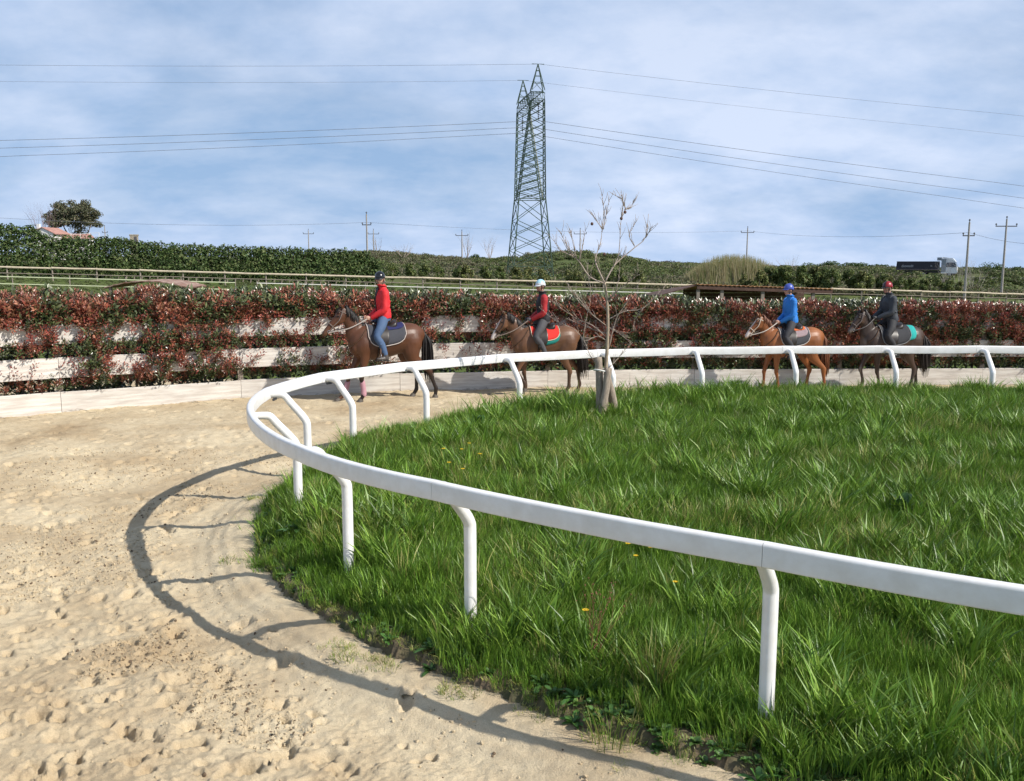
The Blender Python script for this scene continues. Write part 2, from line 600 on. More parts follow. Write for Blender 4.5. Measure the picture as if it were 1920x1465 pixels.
def build_sand():
    ys = [3.3]
    while ys[-1] < 22.3:
        ys.append(ys[-1] + max(0.010, ys[-1] * 0.0024))
    ys = np.array(ys, dtype=np.float32)
    u = np.linspace(-0.72, 0.62, 640, dtype=np.float32)
    X = (u[None, :] * (ys[:, None] + 1.5)).astype(np.float32)
    Y = (ys[:, None] * np.ones((1, len(u)), dtype=np.float32)).astype(np.float32)
    d = signed_rail(X, Y, 4)
    rough = sstep(0.25, 0.95, -d)                    # the strip along the rail is trodden flat
    far = np.clip(1.25 - Y / 30.0, 0.45, 1)
    h = 0.10 * (fbm(X * 1.1, Y * 1.1, 2) - 0.5)
    h = h + rough * (0.040 * (fbm(X * 3.2 + 7, Y * 3.2, 2, 0.5) - 0.5) + 0.050 * (fbm(X * 12 + 3, Y * 12, 4, 0.75) - 0.5))
    h = h + 0.012 * (fbm(X * 22 + 9, Y * 22, 3, 0.6) - 0.5)
    # combed lines that follow the rail
    h = h + (1 - rough) * 0.006 * np.sin(d * 46 + 5.0 * fbm(X * 1.3, Y * 1.3, 3)) * sstep(-0.95, -0.6, d) * sstep(-0.10, -0.25, d)
    # hoof prints
    pr = np.random.default_rng(21)
    n = 4200
    hy = 3.6 + 18 * pr.random(n) ** 1.25
    hx = (pr.random(n) * 1.4 - 0.80) * hy
    hd = signed_rail(hx.astype(np.float32), hy.astype(np.float32), 4)
    for k in range(n):
        if hd[k] > -0.35:
            continue
        if hd[k] > -0.9 and pr.random() < 0.8:
            continue
        y0, x0 = hy[k], hx[k]
        i0, i1 = np.searchsorted(ys, [y0 - 0.3, y0 + 0.3])
        xa = u * (y0 + 1.5)
        j0, j1 = np.searchsorted(xa, [x0 - 0.35, x0 + 0.35])
        if i1 - i0 < 2 or j1 - j0 < 2:
            continue
        a = pr.random() * 6.28
        dx = X[i0:i1, j0:j1] - x0
        dy = Y[i0:i1, j0:j1] - y0
        ca, sa = math.cos(a), math.sin(a)
        big = 0.95 if pr.random() < 0.28 else 0.35 + 0.3 * pr.random()
        p = (dx * ca + dy * sa) / (big * (0.075 + 0.04 * pr.random()))
        q = (-dx * sa + dy * ca) / (big * (0.055 + 0.035 * pr.random()))
        rr = np.sqrt(p * p + q * q) + 0.75 * (vnoise(dx * 22 + 50 + k, dy * 22 + 50) - 0.5)
        dep = (0.03 + 0.04 * pr.random()) * (0.45 + 0.55 * big)
        prof = -dep * (1 - sstep(0.62, 1.0, rr)) + dep * 0.30 * np.exp(-((rr - 1.35) / 0.32) ** 2) * (0.4 + 0.6 * (p > 0))
        h[i0:i1, j0:j1] += prof
    h = h + rough * 0.022 * np.abs(fbm(X * 27 + 19, Y * 27, 3, 0.6) - 0.5) * 2 * sstep(0.40, 0.60, fbm(X * 3.1 + 8, Y * 3.1, 2))
    h = h * far
    # the track is worn into a shallow trough on the inside of the bend
    h = h - 0.11 * sstep(-0.15, -0.7, d) * sstep(-4.6, -2.4, d) * sstep(15.5, 12.5, Y)
    # sand drifts up a little against the turf edge and against the wall
    h = h - 0.07 * sstep(-0.02, 0.35, d)
    V = np.c_[X.ravel(), Y.ravel(), h.ravel()]
    nx = len(u)
    i, j = np.meshgrid(np.arange(len(ys) - 1), np.arange(nx - 1), indexing='ij')
    a = (i * nx + j).ravel()
    F = np.c_[a, a + 1, a + nx + 1, a + nx]
    keep = (d.ravel()[a] < 0.8)
    F = F[keep]
    # drop what lies behind the wall
    used = np.zeros(len(V), bool)
    used[F.ravel()] = True
    idx = np.cumsum(used) - 1
    me = mesh_np('track_sand', V[used], idx[F])
    me.shade_smooth()
    m = bpy.data.materials.new('sand')
    m.use_nodes = True
    nt = m.node_tree
    b = nt.nodes['Principled BSDF']
    b.inputs['Roughness'].default_value = 0.95
    b.inputs['Specular IOR Level'].default_value = 0.15
    tc = nt.nodes.new('ShaderNodeNewGeometry')

    def noise(scale, det, rgh):
        q = nt.nodes.new('ShaderNodeTexNoise')
        q.inputs['Scale'].default_value = scale
        q.inputs['Detail'].default_value = det
        q.inputs['Roughness'].default_value = rgh
        nt.links.new(tc.outputs['Position'], q.inputs['Vector'])
        return q

    def ramp(src, p0, c0, p1, c1):
        r = nt.nodes.new('ShaderNodeValToRGB')
        r.color_ramp.elements[0].position = p0
        r.color_ramp.elements[0].color = (*c0, 1)
        r.color_ramp.elements[1].position = p1
        r.color_ramp.elements[1].color = (*c1, 1)
        nt.links.new(src, r.inputs[0])
        return r

    big = ramp(noise(0.55, 5, 0.62).outputs['Fac'], 0.42, (0, 0, 0), 0.68, (1, 1, 1))
    mid = ramp(noise(5.5, 6, 0.7).outputs['Fac'], 0.45, (0, 0, 0), 0.72, (1, 1, 1))
    grain = ramp(noise(120, 4, 0.7).outputs['Fac'], 0.3, (0.80, 0.80, 0.80), 0.7, (1.12, 1.12, 1.12))
    mx1 = nt.nodes.new('ShaderNodeMixRGB')
    mx1.inputs['Color1'].default_value = (0.600, 0.500, 0.340, 1)
    mx1.inputs['Color2'].default_value = (0.40, 0.298, 0.180, 1)
    nt.links.new(big.outputs[0], mx1.inputs['Fac'])
    mx2 = nt.nodes.new('ShaderNodeMixRGB')
    mx2.inputs['Color2'].default_value = (0.43, 0.325, 0.205, 1)
    sc = nt.nodes.new('ShaderNodeMath')
    sc.operation = 'MULTIPLY'
    sc.inputs[1].default_value = 0.55
    nt.links.new(mid.outputs[0], sc.inputs[0])
    nt.links.new(sc.outputs[0], mx2.inputs['Fac'])
    nt.links.new(mx1.outputs[0], mx2.inputs['Color1'])
    mx3 = nt.nodes.new('ShaderNodeMixRGB')
    mx3.blend_type = 'MULTIPLY'
    mx3.inputs['Fac'].default_value = 1.0
    nt.links.new(mx2.outputs[0], mx3.inputs['Color1'])
    nt.links.new(grain.outputs[0], mx3.inputs['Color2'])
    nt.links.new(mx3.outputs[0], b.inputs['Base Color'])
    bn = noise(70, 5, 0.7)
    bp = nt.nodes.new('ShaderNodeBump')
    bp.inputs['Strength'].default_value = 0.9
    bp.inputs['Distance'].default_value = 0.012
    nt.links.new(bn.outputs['Fac'], bp.inputs['Height'])
    nt.links.new(bp.outputs[0], b.inputs['Normal'])
    return tag(link('track_sand', me, m), kind='structure')


SAND_OBJ = build_sand()


def build_clods():
    r = np.random.default_rng(91)
    me = SAND_OBJ.data
    V = verts_np(me)
    d = signed_rail(V[:, 0], V[:, 1], 6)
    ok = np.where((d < -0.30) & (V[:, 1] < 14))[0]
    w = (0.15 + 1.0 * (d[ok] < -0.9)) * (fbm(V[ok, 0] * 1.2 + 2, V[ok, 1] * 1.2, 3) > 0.44) + 0.02
    pick = r.choice(ok, 70000, p=w / w.sum())
    src = []
    for k in range(5):
        m = MB()
        m.ball((0, 0, 0), 1.0, 7, 5)
        P = np.array(m.v)
        P = P * (0.75 + 0.5 * r.random((len(P), 1))) * np.array([[1.0, 0.8, 0.6]])
        m.v = [tuple(p) for p in P]
        src.append((m.mesh('clod'), me.materials[0] if k < 4 else mat('dark_crumb', (0.13, 0.09, 0.055), rough=0.95)))
    n = len(pick)
    P = V[pick] + np.c_[(r.random(n) - .5) * 0.03, (r.random(n) - .5) * 0.03, np.zeros(n)]
    s = 0.0028 + 0.015 * r.random(n) ** 4
    o = scatter('sand_clods', P, r.random((n, 3)) * 6.28, s, np.where(r.random(n) < 0.10, 4, r.integers(0, 4, n)), src)
    tag(o, 'loose crumbs and clods of sand lying on the track', 'sand clods', kind='stuff')
    # dead twigs blown against the foot of the wall
    n = 260
    k = r.integers(0, len(WALL), n)
    off = -0.06 - 0.6 * r.random(n) ** 2
    P = np.c_[WALL[k, 0] + WALL_BACK[k, 0] * off, WALL[k, 1] + WALL_BACK[k, 1] * off, np.full(n, 0.012)]
    src = []
    for q in range(3):
        m = MB()
        m.tube([(-0.12, 0, 0), (-0.03, 0.02, 0.012), (0.06, 0.0, 0.006), (0.13, 0.03, 0.03)], [0.004, 0.0035, 0.003, 0.0015], n=5)
        m.tube([(0.0, 0.012, 0.01), (0.05, 0.06, 0.03)], [0.003, 0.0015], n=4)
        src.append((m.mesh('twig'), M_BARK))
    o = scatter('fallen_twigs', P, np.c_[np.zeros(n), np.zeros(n), r.random(n) * 6.28], 0.4 + 0.9 * r.random(n), r.integers(0, 3, n), src)
    tag(o, 'dead twigs lying on the sand at the foot of the wall', 'twigs', kind='stuff')


def build_turf():
    xs = np.arange(-3.4, 13.0, 0.04)
    ys = np.arange(2.2, 16.9, 0.04)
    X, Y = np.meshgrid(xs, ys, indexing='ij')
    d = signed_rail(X, Y, 6)
    Z = turf_z(X, Y, d + 0.14 * (fbm(X * 3 + 4, Y * 3, 3) - 0.5)) + 0.035 * (fbm(X * 9, Y * 9, 3, 0.65) - 0.5) - 0.015
    V = np.c_[X.ravel(), Y.ravel(), Z.ravel()]
    ny = len(ys)
    i, j = np.meshgrid(np.arange(len(xs) - 1), np.arange(ny - 1), indexing='ij')
    a = (i * ny + j).ravel()
    F = np.c_[a, a + ny, a + ny + 1, a + 1]
    F = F[d.ravel()[a] > -0.35]
    used = np.zeros(len(V), bool)
    used[F.ravel()] = True
    idx = np.cumsum(used) - 1
    me = mesh_np('turf_soil', V[used], idx[F])
    me.shade_smooth()
    m = mat('turf_soil', (0.17, 0.125, 0.075), rough=0.95, var=0.6, vscale=3, bump=0.9, bscale=25, color2=(0.06, 0.07, 0.025))
    return tag(link('turf_soil', me, m), kind='structure')


build_turf()


# ------------------------------------------------------------------ scattering many small plants over one object
def scatter(name, P, rot, scl, idx, sources, parent=None):
    """one object: instances of the source meshes on points P"""
    lib = bpy.data.collections.new(name + '_pieces')
    for k, (me, m) in enumerate(sources):
        so = bpy.data.objects.new('%s_piece_%02d' % (name, k), me)
        if not me.materials:
            me.materials.append(m)
        lib.objects.link(so)
    me = bpy.data.meshes.new(name)
    n = len(P)
    me.vertices.add(n)
    me.vertices.foreach_set('co', np.asarray(P, dtype=np.float32).ravel())
    a = me.attributes.new('rot', 'FLOAT_VECTOR', 'POINT')
    a.data.foreach_set('vector', np.asarray(rot, dtype=np.float32).ravel())
    a = me.attributes.new('scl', 'FLOAT_VECTOR', 'POINT')
    s = np.asarray(scl, dtype=np.float32)
    if s.ndim == 1:
        s = np.repeat(s[:, None], 3, axis=1)
    a.data.foreach_set('vector', np.ascontiguousarray(s).ravel())
    a = me.attributes.new('idx', 'INT', 'POINT')
    a.data.foreach_set('value', np.asarray(idx, dtype=np.int32))
    o = link(name, me, None, parent)
    g = bpy.data.node_groups.new(name + '_scatter', 'GeometryNodeTree')
    g.interface.new_socket('Geometry', in_out='INPUT', socket_type='NodeSocketGeometry')
    g.interface.new_socket('Geometry', in_out='OUTPUT', socket_type='NodeSocketGeometry')
    gi = g.nodes.new('NodeGroupInput')
    go = g.nodes.new('NodeGroupOutput')
    m2p = g.nodes.new('GeometryNodeMeshToPoints')
    inst = g.nodes.new('GeometryNodeInstanceOnPoints')
    ci = g.nodes.new('GeometryNodeCollectionInfo')
    ci.inputs['Collection'].default_value = lib
    ci.inputs['Separate Children'].default_value = True
    ci.inputs['Reset Children'].default_value = True
    inst.inputs['Pick Instance'].default_value = True

    def named(nm, t):
        q = g.nodes.new('GeometryNodeInputNamedAttribute')
        q.data_type = t
        q.inputs['Name'].default_value = nm
        return q.outputs['Attribute']

    g.links.new(gi.outputs[0], m2p.inputs['Mesh'])
    g.links.new(m2p.outputs[0], inst.inputs['Points'])
    g.links.new(ci.outputs[0], inst.inputs['Instance'])
    g.links.new(named('idx', 'INT'), inst.inputs['Instance Index'])
    g.links.new(named('rot', 'FLOAT_VECTOR'), inst.inputs['Rotation'])
    g.links.new(named('scl', 'FLOAT_VECTOR'), inst.inputs['Scale'])
    g.links.new(inst.outputs[0], go.inputs[0])
    md = o.modifiers.new('scatter', 'NODES')
    md.node_group = g
    return o


def blade_tuft(r, n, hmin, hmax, width, spread, cols, lean=0.5, radius=0.09, segs=3, name='tuft'):
    V, F, C = [], [], []
    for k in range(n):
        a = r.random() * 6.283
        d = radius * math.sqrt(r.random())
        x, y = d * math.cos(a), d * math.sin(a)
        h = hmin + (hmax - hmin) * r.random() ** 1.2
        la = a + (r.random() - 0.5) * 2.2
        ln = lean * (0.25 + r.random()) * h
        w = width * (0.6 + 0.8 * r.random())
        fa = r.random() * 6.283
        fx, fy = math.cos(fa) * w / 2, math.sin(fa) * w / 2
        c = np.array(cols[r.integers(len(cols))]) * (0.75 + 0.5 * r.random())
        b = len(V)
        for s in range(segs + 1):
            t = s / segs
            px = x + math.cos(la) * ln * t * t
            py = y + math.sin(la) * ln * t * t
            pz = h * (t - 0.30 * lean * t * t) - 0.02
            ww = (1 - t * 0.25) if s < segs else 0.0
            cc = c
            if s < segs:
                V += [(px - fx * ww, py - fy * ww, pz), (px + fx * ww, py + fy * ww, pz)]
                C += [cc, cc]
            else:
                V.append((px, py, pz))
                C.append(cc)
        for s in range(segs - 1):
            F.append((b + 2 * s, b + 2 * s + 1, b + 2 * s + 3, b + 2 * s + 2))
        F.append((b + 2 * segs - 2, b + 2 * segs - 1, b + 2 * segs))
    me = bpy.data.meshes.new(name)
    me.from_pydata(V, [], F)
    set_cols(me, np.array(C))
    me.shade_smooth()
    return me


def leaf_rosette(r, n, length, width, col, up=0.6, name='weed'):
    V, F, C = [], [], []
    for k in range(n):
        a = r.random() * 6.283
        L = length * (0.6 + 0.6 * r.random())
        w = width * (0.7 + 0.6 * r.random())
        e = up * (0.4 + 0.9 * r.random())
        ca, sa = math.cos(a), math.sin(a)
        c = np.array(col) * (0.7 + 0.6 * r.random())
        b = len(V)
        prof = [(0.0, 0.15), (0.35, 0.9), (0.65, 1.0), (0.88, 0.6), (1.0, 0.0)]
        for t, ww in prof:
            rad = L * t * math.cos(e) * (1 + 0.2 * t)
            z = L * (math.sin(e) * t - 0.35 * t * t)
            wv = w * ww / 2
            V += [(ca * rad - sa * wv, sa * rad + ca * wv, z + wv * 0.35), (ca * rad, sa * rad, z), (ca * rad + sa * wv, sa * rad - ca * wv, z + wv * 0.35)]
            C += [c, c * 1.15, c]
        for s in range(len(prof) - 1):
            q = b + 3 * s
            F += [(q, q + 1, q + 4, q + 3), (q + 1, q + 2, q + 5, q + 4)]
    me = bpy.data.meshes.new(name)
    me.from_pydata(V, [], F)
    set_cols(me, np.array(C))
    me.shade_smooth()
    return me


G1, G2, G3, G4 = (0.088, 0.182, 0.020), (0.135, 0.250, 0.028), (0.195, 0.305, 0.044), (0.29, 0.29, 0.085)


def build_grass():
    r = np.random.default_rng(3)
    src = []
    for k in range(4):
        src.append((blade_tuft(r, 52, 0.10, 0.27, 0.0060, 0.1, [G1, G1, G2, G2, G3], lean=0.34, radius=0.09), M_GRASS))
    for k in range(2):      # taller, broader blades
        src.append((blade_tuft(r, 26, 0.20, 0.42, 0.011, 0.1, [G1, G2, G3], lean=0.48, radius=0.07), M_GRASS))
    src.append((blade_tuft(r, 34, 0.16, 0.36, 0.006, 0.1, [G3, G4, G4], lean=0.5, radius=0.08), M_GRASS))       # yellowing
    src.append((blade_tuft(r, 30, 0.03, 0.11, 0.006, 0.1, [G2, G3, G4], lean=0.9, radius=0.09), M_GRASS))       # short, at the edge
    src.append((leaf_rosette(r, 16, 0.17, 0.05, (0.055, 0.125, 0.028), up=0.9), M_LEAF))
    src.append((leaf_rosette(r, 26, 0.09, 0.035, (0.085, 0.165, 0.04), up=1.0), M_LEAF))
    n = 90000
    Y = 2.2 + 14.4 * r.random(n)
    X = -3.3 + 15.5 * r.random(n)
    keep = np.abs(X) < (Y + 2.0) * 0.66 + 0.3
    X, Y = X[keep], Y[keep]
    d = signed_rail(X, Y, 3)
    # thinner with distance: far blades overlap in the view
    p = np.clip(1.25 - Y * 0.045, 0.55, 1.0)
    edge = 0.0 - 0.12 * sstep(7.0, 9.0, Y) * sstep(13.0, 11.0, Y) + 0.30 * (fbm(X * 2.2 + 1, Y * 2.2, 3) - 0.5)
    keep = (d > edge) & (r.random(len(X)) < p)
    X, Y, d = X[keep], Y[keep], d[keep]
    m = len(X)
    Z = turf_z(X, Y, d)
    nz = fbm(X * 0.7 + 11, Y * 0.7, 3)
    nz2 = fbm(X * 1.9 + 31, Y * 1.9, 3)
    idx = r.integers(0, 4, m)
    tall = (nz2 > 0.56) & (r.random(m) < 0.42)
    idx = np.where(tall, r.integers(4, 6, m), idx)
    idx = np.where((r.random(m) < 0.035 + 0.10 * (nz > 0.60)), 6, idx)
    idx = np.where((d < 0.16) & (r.random(m) < 0.75), 7, idx)
    idx = np.where((r.random(m) < 0.13 * (nz2 > 0.5)), 8, idx)
    idx = np.where((r.random(m) < 0.34 * (fbm(X * 1.3 + 70, Y * 1.3, 3) > 0.55)), 9, idx)
    sc = (0.45 + 0.55 * nz + 0.60 * fbm(X * 4.5 + 50, Y * 4.5, 2)) * (0.8 + 0.4 * r.random(m)) * (0.55 + 0.45 * sstep(0.0, 0.7, d))
    # longer along the posts at the far side
    sc = sc * (1 + 0.10 * sstep(11, 15, Y))
    rot = np.c_[(r.random(m) - 0.5) * 0.35, (r.random(m) - 0.5) * 0.35, r.random(m) * 6.283]
    o = scatter('grass', np.c_[X, Y, Z], rot, sc, idx, src)
    tag(o, 'lush green grass filling the ground inside the white rail', 'grass', kind='stuff')
    # loose clippings and stray shoots on the sand edge
    n = 1500
    k = r.integers(0, len(RAIL), n)
    off = -0.06 - 0.28 * r.random(n) ** 2.2
    X = RAIL[k, 0] + RAIL_IN[k, 0] * off
    Y = RAIL[k, 1] + RAIL_IN[k, 1] * off
    patch = fbm(X * 1.6 + 3, Y * 1.6, 2) > 0.52
    X, Y = X[patch], Y[patch]
    m = len(X)
    o = scatter('stray_grass', np.c_[X, Y, np.full(m, -0.01)], np.c_[np.zeros(m), np.zeros(m), r.random(m) * 6.28],
                0.35 + 0.5 * r.random(m), np.full(m, 7), src)
    tag(o, 'short stray grass shoots along the sandy turf edge', 'grass', kind='stuff')


build_grass()
build_clods()


# ------------------------------------------------------------------ white running rail
def nearest_rail(x, y):
    return int(np.argmin((RAIL[:, 0] - x) ** 2 + (RAIL[:, 1] - y) ** 2))


RAIL_Z = 1.26
ATT = [(4.35, 2.93), (2.80, 3.82), (1.27, 4.80), (-0.62, 6.20), (-1.81, 7.43), (-2.73, 9.28), (-2.93, 10.80), (-2.56, 12.33), (-1.60, 13.55),
       (-0.12, 14.78), (1.53, 15.56), (3.18, 15.98), (4.95, 16.20), (6.75, 16.25), (8.45, 16.25), (10.2, 16.22), (12.0, 16.2), (13.8, 16.15)]


def build_rail():
    root = empty('running_rail', (-2.9, 10.4, 0))
    tag(root, 'white plastic racetrack rail curving round the grass on bent posts', 'rail')
    off = Vector((-2.9, 10.4, 0))
    ks = [nearest_rail(*a) for a in ATT]
    # profile of the rail: flat faces, rounded top and bottom (across, up)
    prof = []
    w, h, r = 0.036, 0.138, 0.022
    for cx, cz, a0 in ((w - r, h - r, 0), (-(w - r), h - r, 90), (-(w - r * 0.6), r * 0.6, 180), (w - r * 0.6, r * 0.6, 270)):
        rr = r if cz > 0.05 else r * 0.6
        for s in range(5):
            a = R(a0 + 22.5 * s)
            prof.append((cx + rr * math.cos(a), cz + rr * math.sin(a)))
    npf = len(prof)
    joints = [max(0, ks[0] - 12)] + [k - 2 for k in ks[1:]]
    sag = np.random.default_rng(5)
    for a, b in zip(joints[:-1], joints[1:]):
        idx = list(range(a, b, 3)) + [b]
        V, F = [], []
        dz0, dz1 = (sag.random(2) - 0.5) * 0.004
        for q, i in enumerate(idx):
            t = q / (len(idx) - 1)
            p = Vector((RAIL[i, 0], RAIL[i, 1], RAIL_Z))
            if q == 0:
                p += Vector((RAIL_T[i, 0], RAIL_T[i, 1], 0)) * 0.0016
            if q == len(idx) - 1:
                p -= Vector((RAIL_T[i, 0], RAIL_T[i, 1], 0)) * 0.0016
            p.z += dz0 * (1 - t) + dz1 * t - 0.010 * math.sin(math.pi * t)
            inn = Vector((RAIL_IN[i, 0], RAIL_IN[i, 1], 0))
            for (x, z) in prof:
                V.append(p + inn * x + Vector((0, 0, z)) - off)
        for q in range(len(idx) - 1):
            for k in range(npf):
                F.append((q * npf + k, (q + 1) * npf + k, (q + 1) * npf + (k + 1) % npf, q * npf + (k + 1) % npf))
        F.append(tuple(range(npf)))
        F.append(tuple(reversed([(len(idx) - 1) * npf + k for k in range(npf)])))
        m = MB()
        m.add(V, F)
        o = m.build('rail_section', M_WHITE, root)
        me = o.data
        me.shade_smooth()
        try:
            me.set_sharp_from_angle(angle=R(35))
        except Exception:
            pass
    for k in ks:
        p = Vector((RAIL[k, 0], RAIL[k, 1], 0))
        inn = Vector((RAIL_IN[k, 0], RAIL_IN[k, 1], 0))
        base = p + inn * 0.46
        zb = float(turf_z(np.array([base.x]), np.array([base.y]), np.array([0.46]))[0])
        z = RAIL_Z + 0.045
        path = [base + Vector((0, 0, zb - 0.15)), base + Vector((0, 0, 0.55)), base + Vector((0, 0, 0.90)), base + Vector((0, 0, 0.985)) - inn * 0.012,
                p + inn * 0.385 + Vector((0, 0, 1.075)), p + inn * 0.27 + Vector((0, 0, 1.205)), p + inn * 0.20 + Vector((0, 0, z - 0.016)),
                p + inn * 0.13 + Vector((0, 0, z)), p + inn * 0.03 + Vector((0, 0, z))]
        tang = Vector((RAIL_T[k, 0], RAIL_T[k, 1], 0))
        m = MB()
        m.tube([q - off for q in path], [0.047] * 3 + [0.047, 0.046, 0.044, 0.042, 0.040, 0.038], n=18, side=tang, sub=4)
        po = m.build('post', M_WHITE, root, smooth=True)
        c = MB()
        bp = p + inn * 0.075 + Vector((0, 0, z)) - off
        c.tube([bp - tang * 0.05 + Vector((0, 0, -0.052)), bp + tang * 0.05 + Vector((0, 0, -0.052))], [0.017], n=8, side=(0, 0, 1))
        c.build('bracket', M_DARKMETAL, po)
    return root


build_rail()

# ------------------------------------------------------------------ plank wall and photinia hedge
PLANKS = [(0.0, 0.39), (0.66, 1.06), (1.31, 1.69)]


def wall_frame(s):
    i = int(np.clip(np.searchsorted(WALL_S, s), 0, len(WALL) - 1))
    return Vector((WALL[i, 0], WALL[i, 1], 0)), Vector((WALL_T[i, 0], WALL_T[i, 1], 0)), Vector((WALL_BACK[i, 0], WALL_BACK[i, 1], 0))


def build_wall():
    L = WALL_S[-1]
    n = int(L / 3.2)
    p0, _, _ = wall_frame(L / 2)
    root = empty('plank_wall', p0)
    tag(root, 'low wall of three weathered whitish planks behind the horses', 'plank wall')
    r = np.random.default_rng(9)
    cache = {}
    for k in range(n):
        a, _, _ = wall_frame(k * L / n)
        b, _, _ = wall_frame(min(L, (k + 1) * L / n) - 0.001)
        mid = (a + b) / 2
        ln = (b - a).length
        ang = math.atan2(b.y - a.y, b.x - a.x)
        for q, (z0, z1) in enumerate(PLANKS):
            half = ln / 2 - 0.004
            m = MB()
            nx = 5
            bend = (r.random(nx) - 0.5) * 0.012
            xs = np.linspace(-half, half, nx)
            V, F = [], []
            ch = 0.008
            e0 = (r.random() - 0.5) * 0.016
            for x, bd in zip(xs, bend):
                for (yy, zz) in ((0.0, z0 + ch), (0.0, z1 - ch), (ch, z1), (0.05 - ch, z1), (0.05, z1 - ch), (0.05, z0 + ch), (0.05 - ch, z0), (ch, z0)):
                    V.append((x, yy + bd * 0.5, zz - (0.10 if (q == 0 and zz < 0.1) else 0) + e0 + bd * 0.4))
            for i in range(nx - 1):
                for j in range(8):
                    F.append((i * 8 + j, (i + 1) * 8 + j, (i + 1) * 8 + (j + 1) % 8, i * 8 + (j + 1) % 8))
            F.append(tuple(reversed(range(8))))
            F.append(tuple((nx - 1) * 8 + j for j in range(8)))
            m.add(V, F)
            o = m.build('plank', M_PLANK, root)
            o.location = mid - p0
            o.rotation_euler = (0, 0, ang)
        m = MB()
        m.box((-0.055, 0.056, -0.2), (0.055, 0.16, 1.80))
        o = m.build('post', M_POSTWOOD, root)
        o.location = a - p0
        o.rotation_euler = (0, 0, ang)
    return root


build_wall()


def twig(r, n, L, leaf, cols, tipcols=None, droop=0.0):
    """a shoot with pointed leaves; tipcols colours its upper leaves"""
    V, F, C = [], [], []

    def add_leaf(base, dirv, ln, w, c):
        d = Vector(dirv).normalized()
        up = Vector((0, 0, 1))
        s = d.cross(up)
        if s.length < 0.05:
            s = Vector((1, 0, 0))
        s.normalize()
        nrm = s.cross(d).normalized()
        q = r.random() * 1.2 - 0.6
        s = (s * math.cos(q) + nrm * math.sin(q)).normalized()
        nrm = s.cross(d).normalized()
        b = len(V)
        base = Vector(base)
        V.extend([base, base + d * ln * 0.5 - s * w / 2 + nrm * w * 0.16, base + d * ln * 0.5, base + d * ln * 0.5 + s * w / 2 + nrm * w * 0.16,
                  base + d * ln - nrm * ln * 0.10])
        C.extend([c, c, c * 0.9, c, c])
        F.extend([(b, b + 2, b + 1), (b, b + 3, b + 2), (b + 1, b + 2, b + 4), (b + 2, b + 3, b + 4)])

    for k in range(n):
        t = (k + 0.5) / n
        a = k * 2.4 + r.random()
        z = L * t
        spread = 1.0 - 0.55 * t
        d = (math.cos(a) * spread, math.sin(a) * spread, 0.35 + 0.6 * t - droop)
        cc = np.array((tipcols if (tipcols is not None and t > 0.3) else cols)[r.integers(len(cols) if not (tipcols is not None and t > 0.3) else len(tipcols))])
        cc = cc * (0.7 + 0.6 * r.random())
        add_leaf((0.02 * math.cos(a), 0.02 * math.sin(a), z), d, leaf * (0.75 + 0.5 * r.random()), leaf * 0.40, cc)
    me = bpy.data.meshes.new('shoot')
    me.from_pydata([tuple(v) for v in V], [], F)
    set_cols(me, np.array(C))
    return me


PG = [(0.055, 0.080, 0.026), (0.085, 0.115, 0.038), (0.140, 0.160, 0.072)]
PR = [(0.29, 0.078, 0.048), (0.37, 0.125, 0.070), (0.20, 0.060, 0.040), (0.40, 0.18, 0.115), (0.24, 0.11, 0.055)]
PP = [(0.30, 0.09, 0.06), (0.25, 0.05, 0.04)]


def hedge_top(s):
    x = np.interp(s, WALL_S, WALL[:, 0])
    return 2.16 - 0.44 * sstep(-7, 8, x) + 0.22 * (fbm(s * 0.9 + 4, s * 0 + 2.2, 3) - 0.5) + 0.10 * (fbm(s * 4.0, s * 0 + 7, 2) - 0.5)


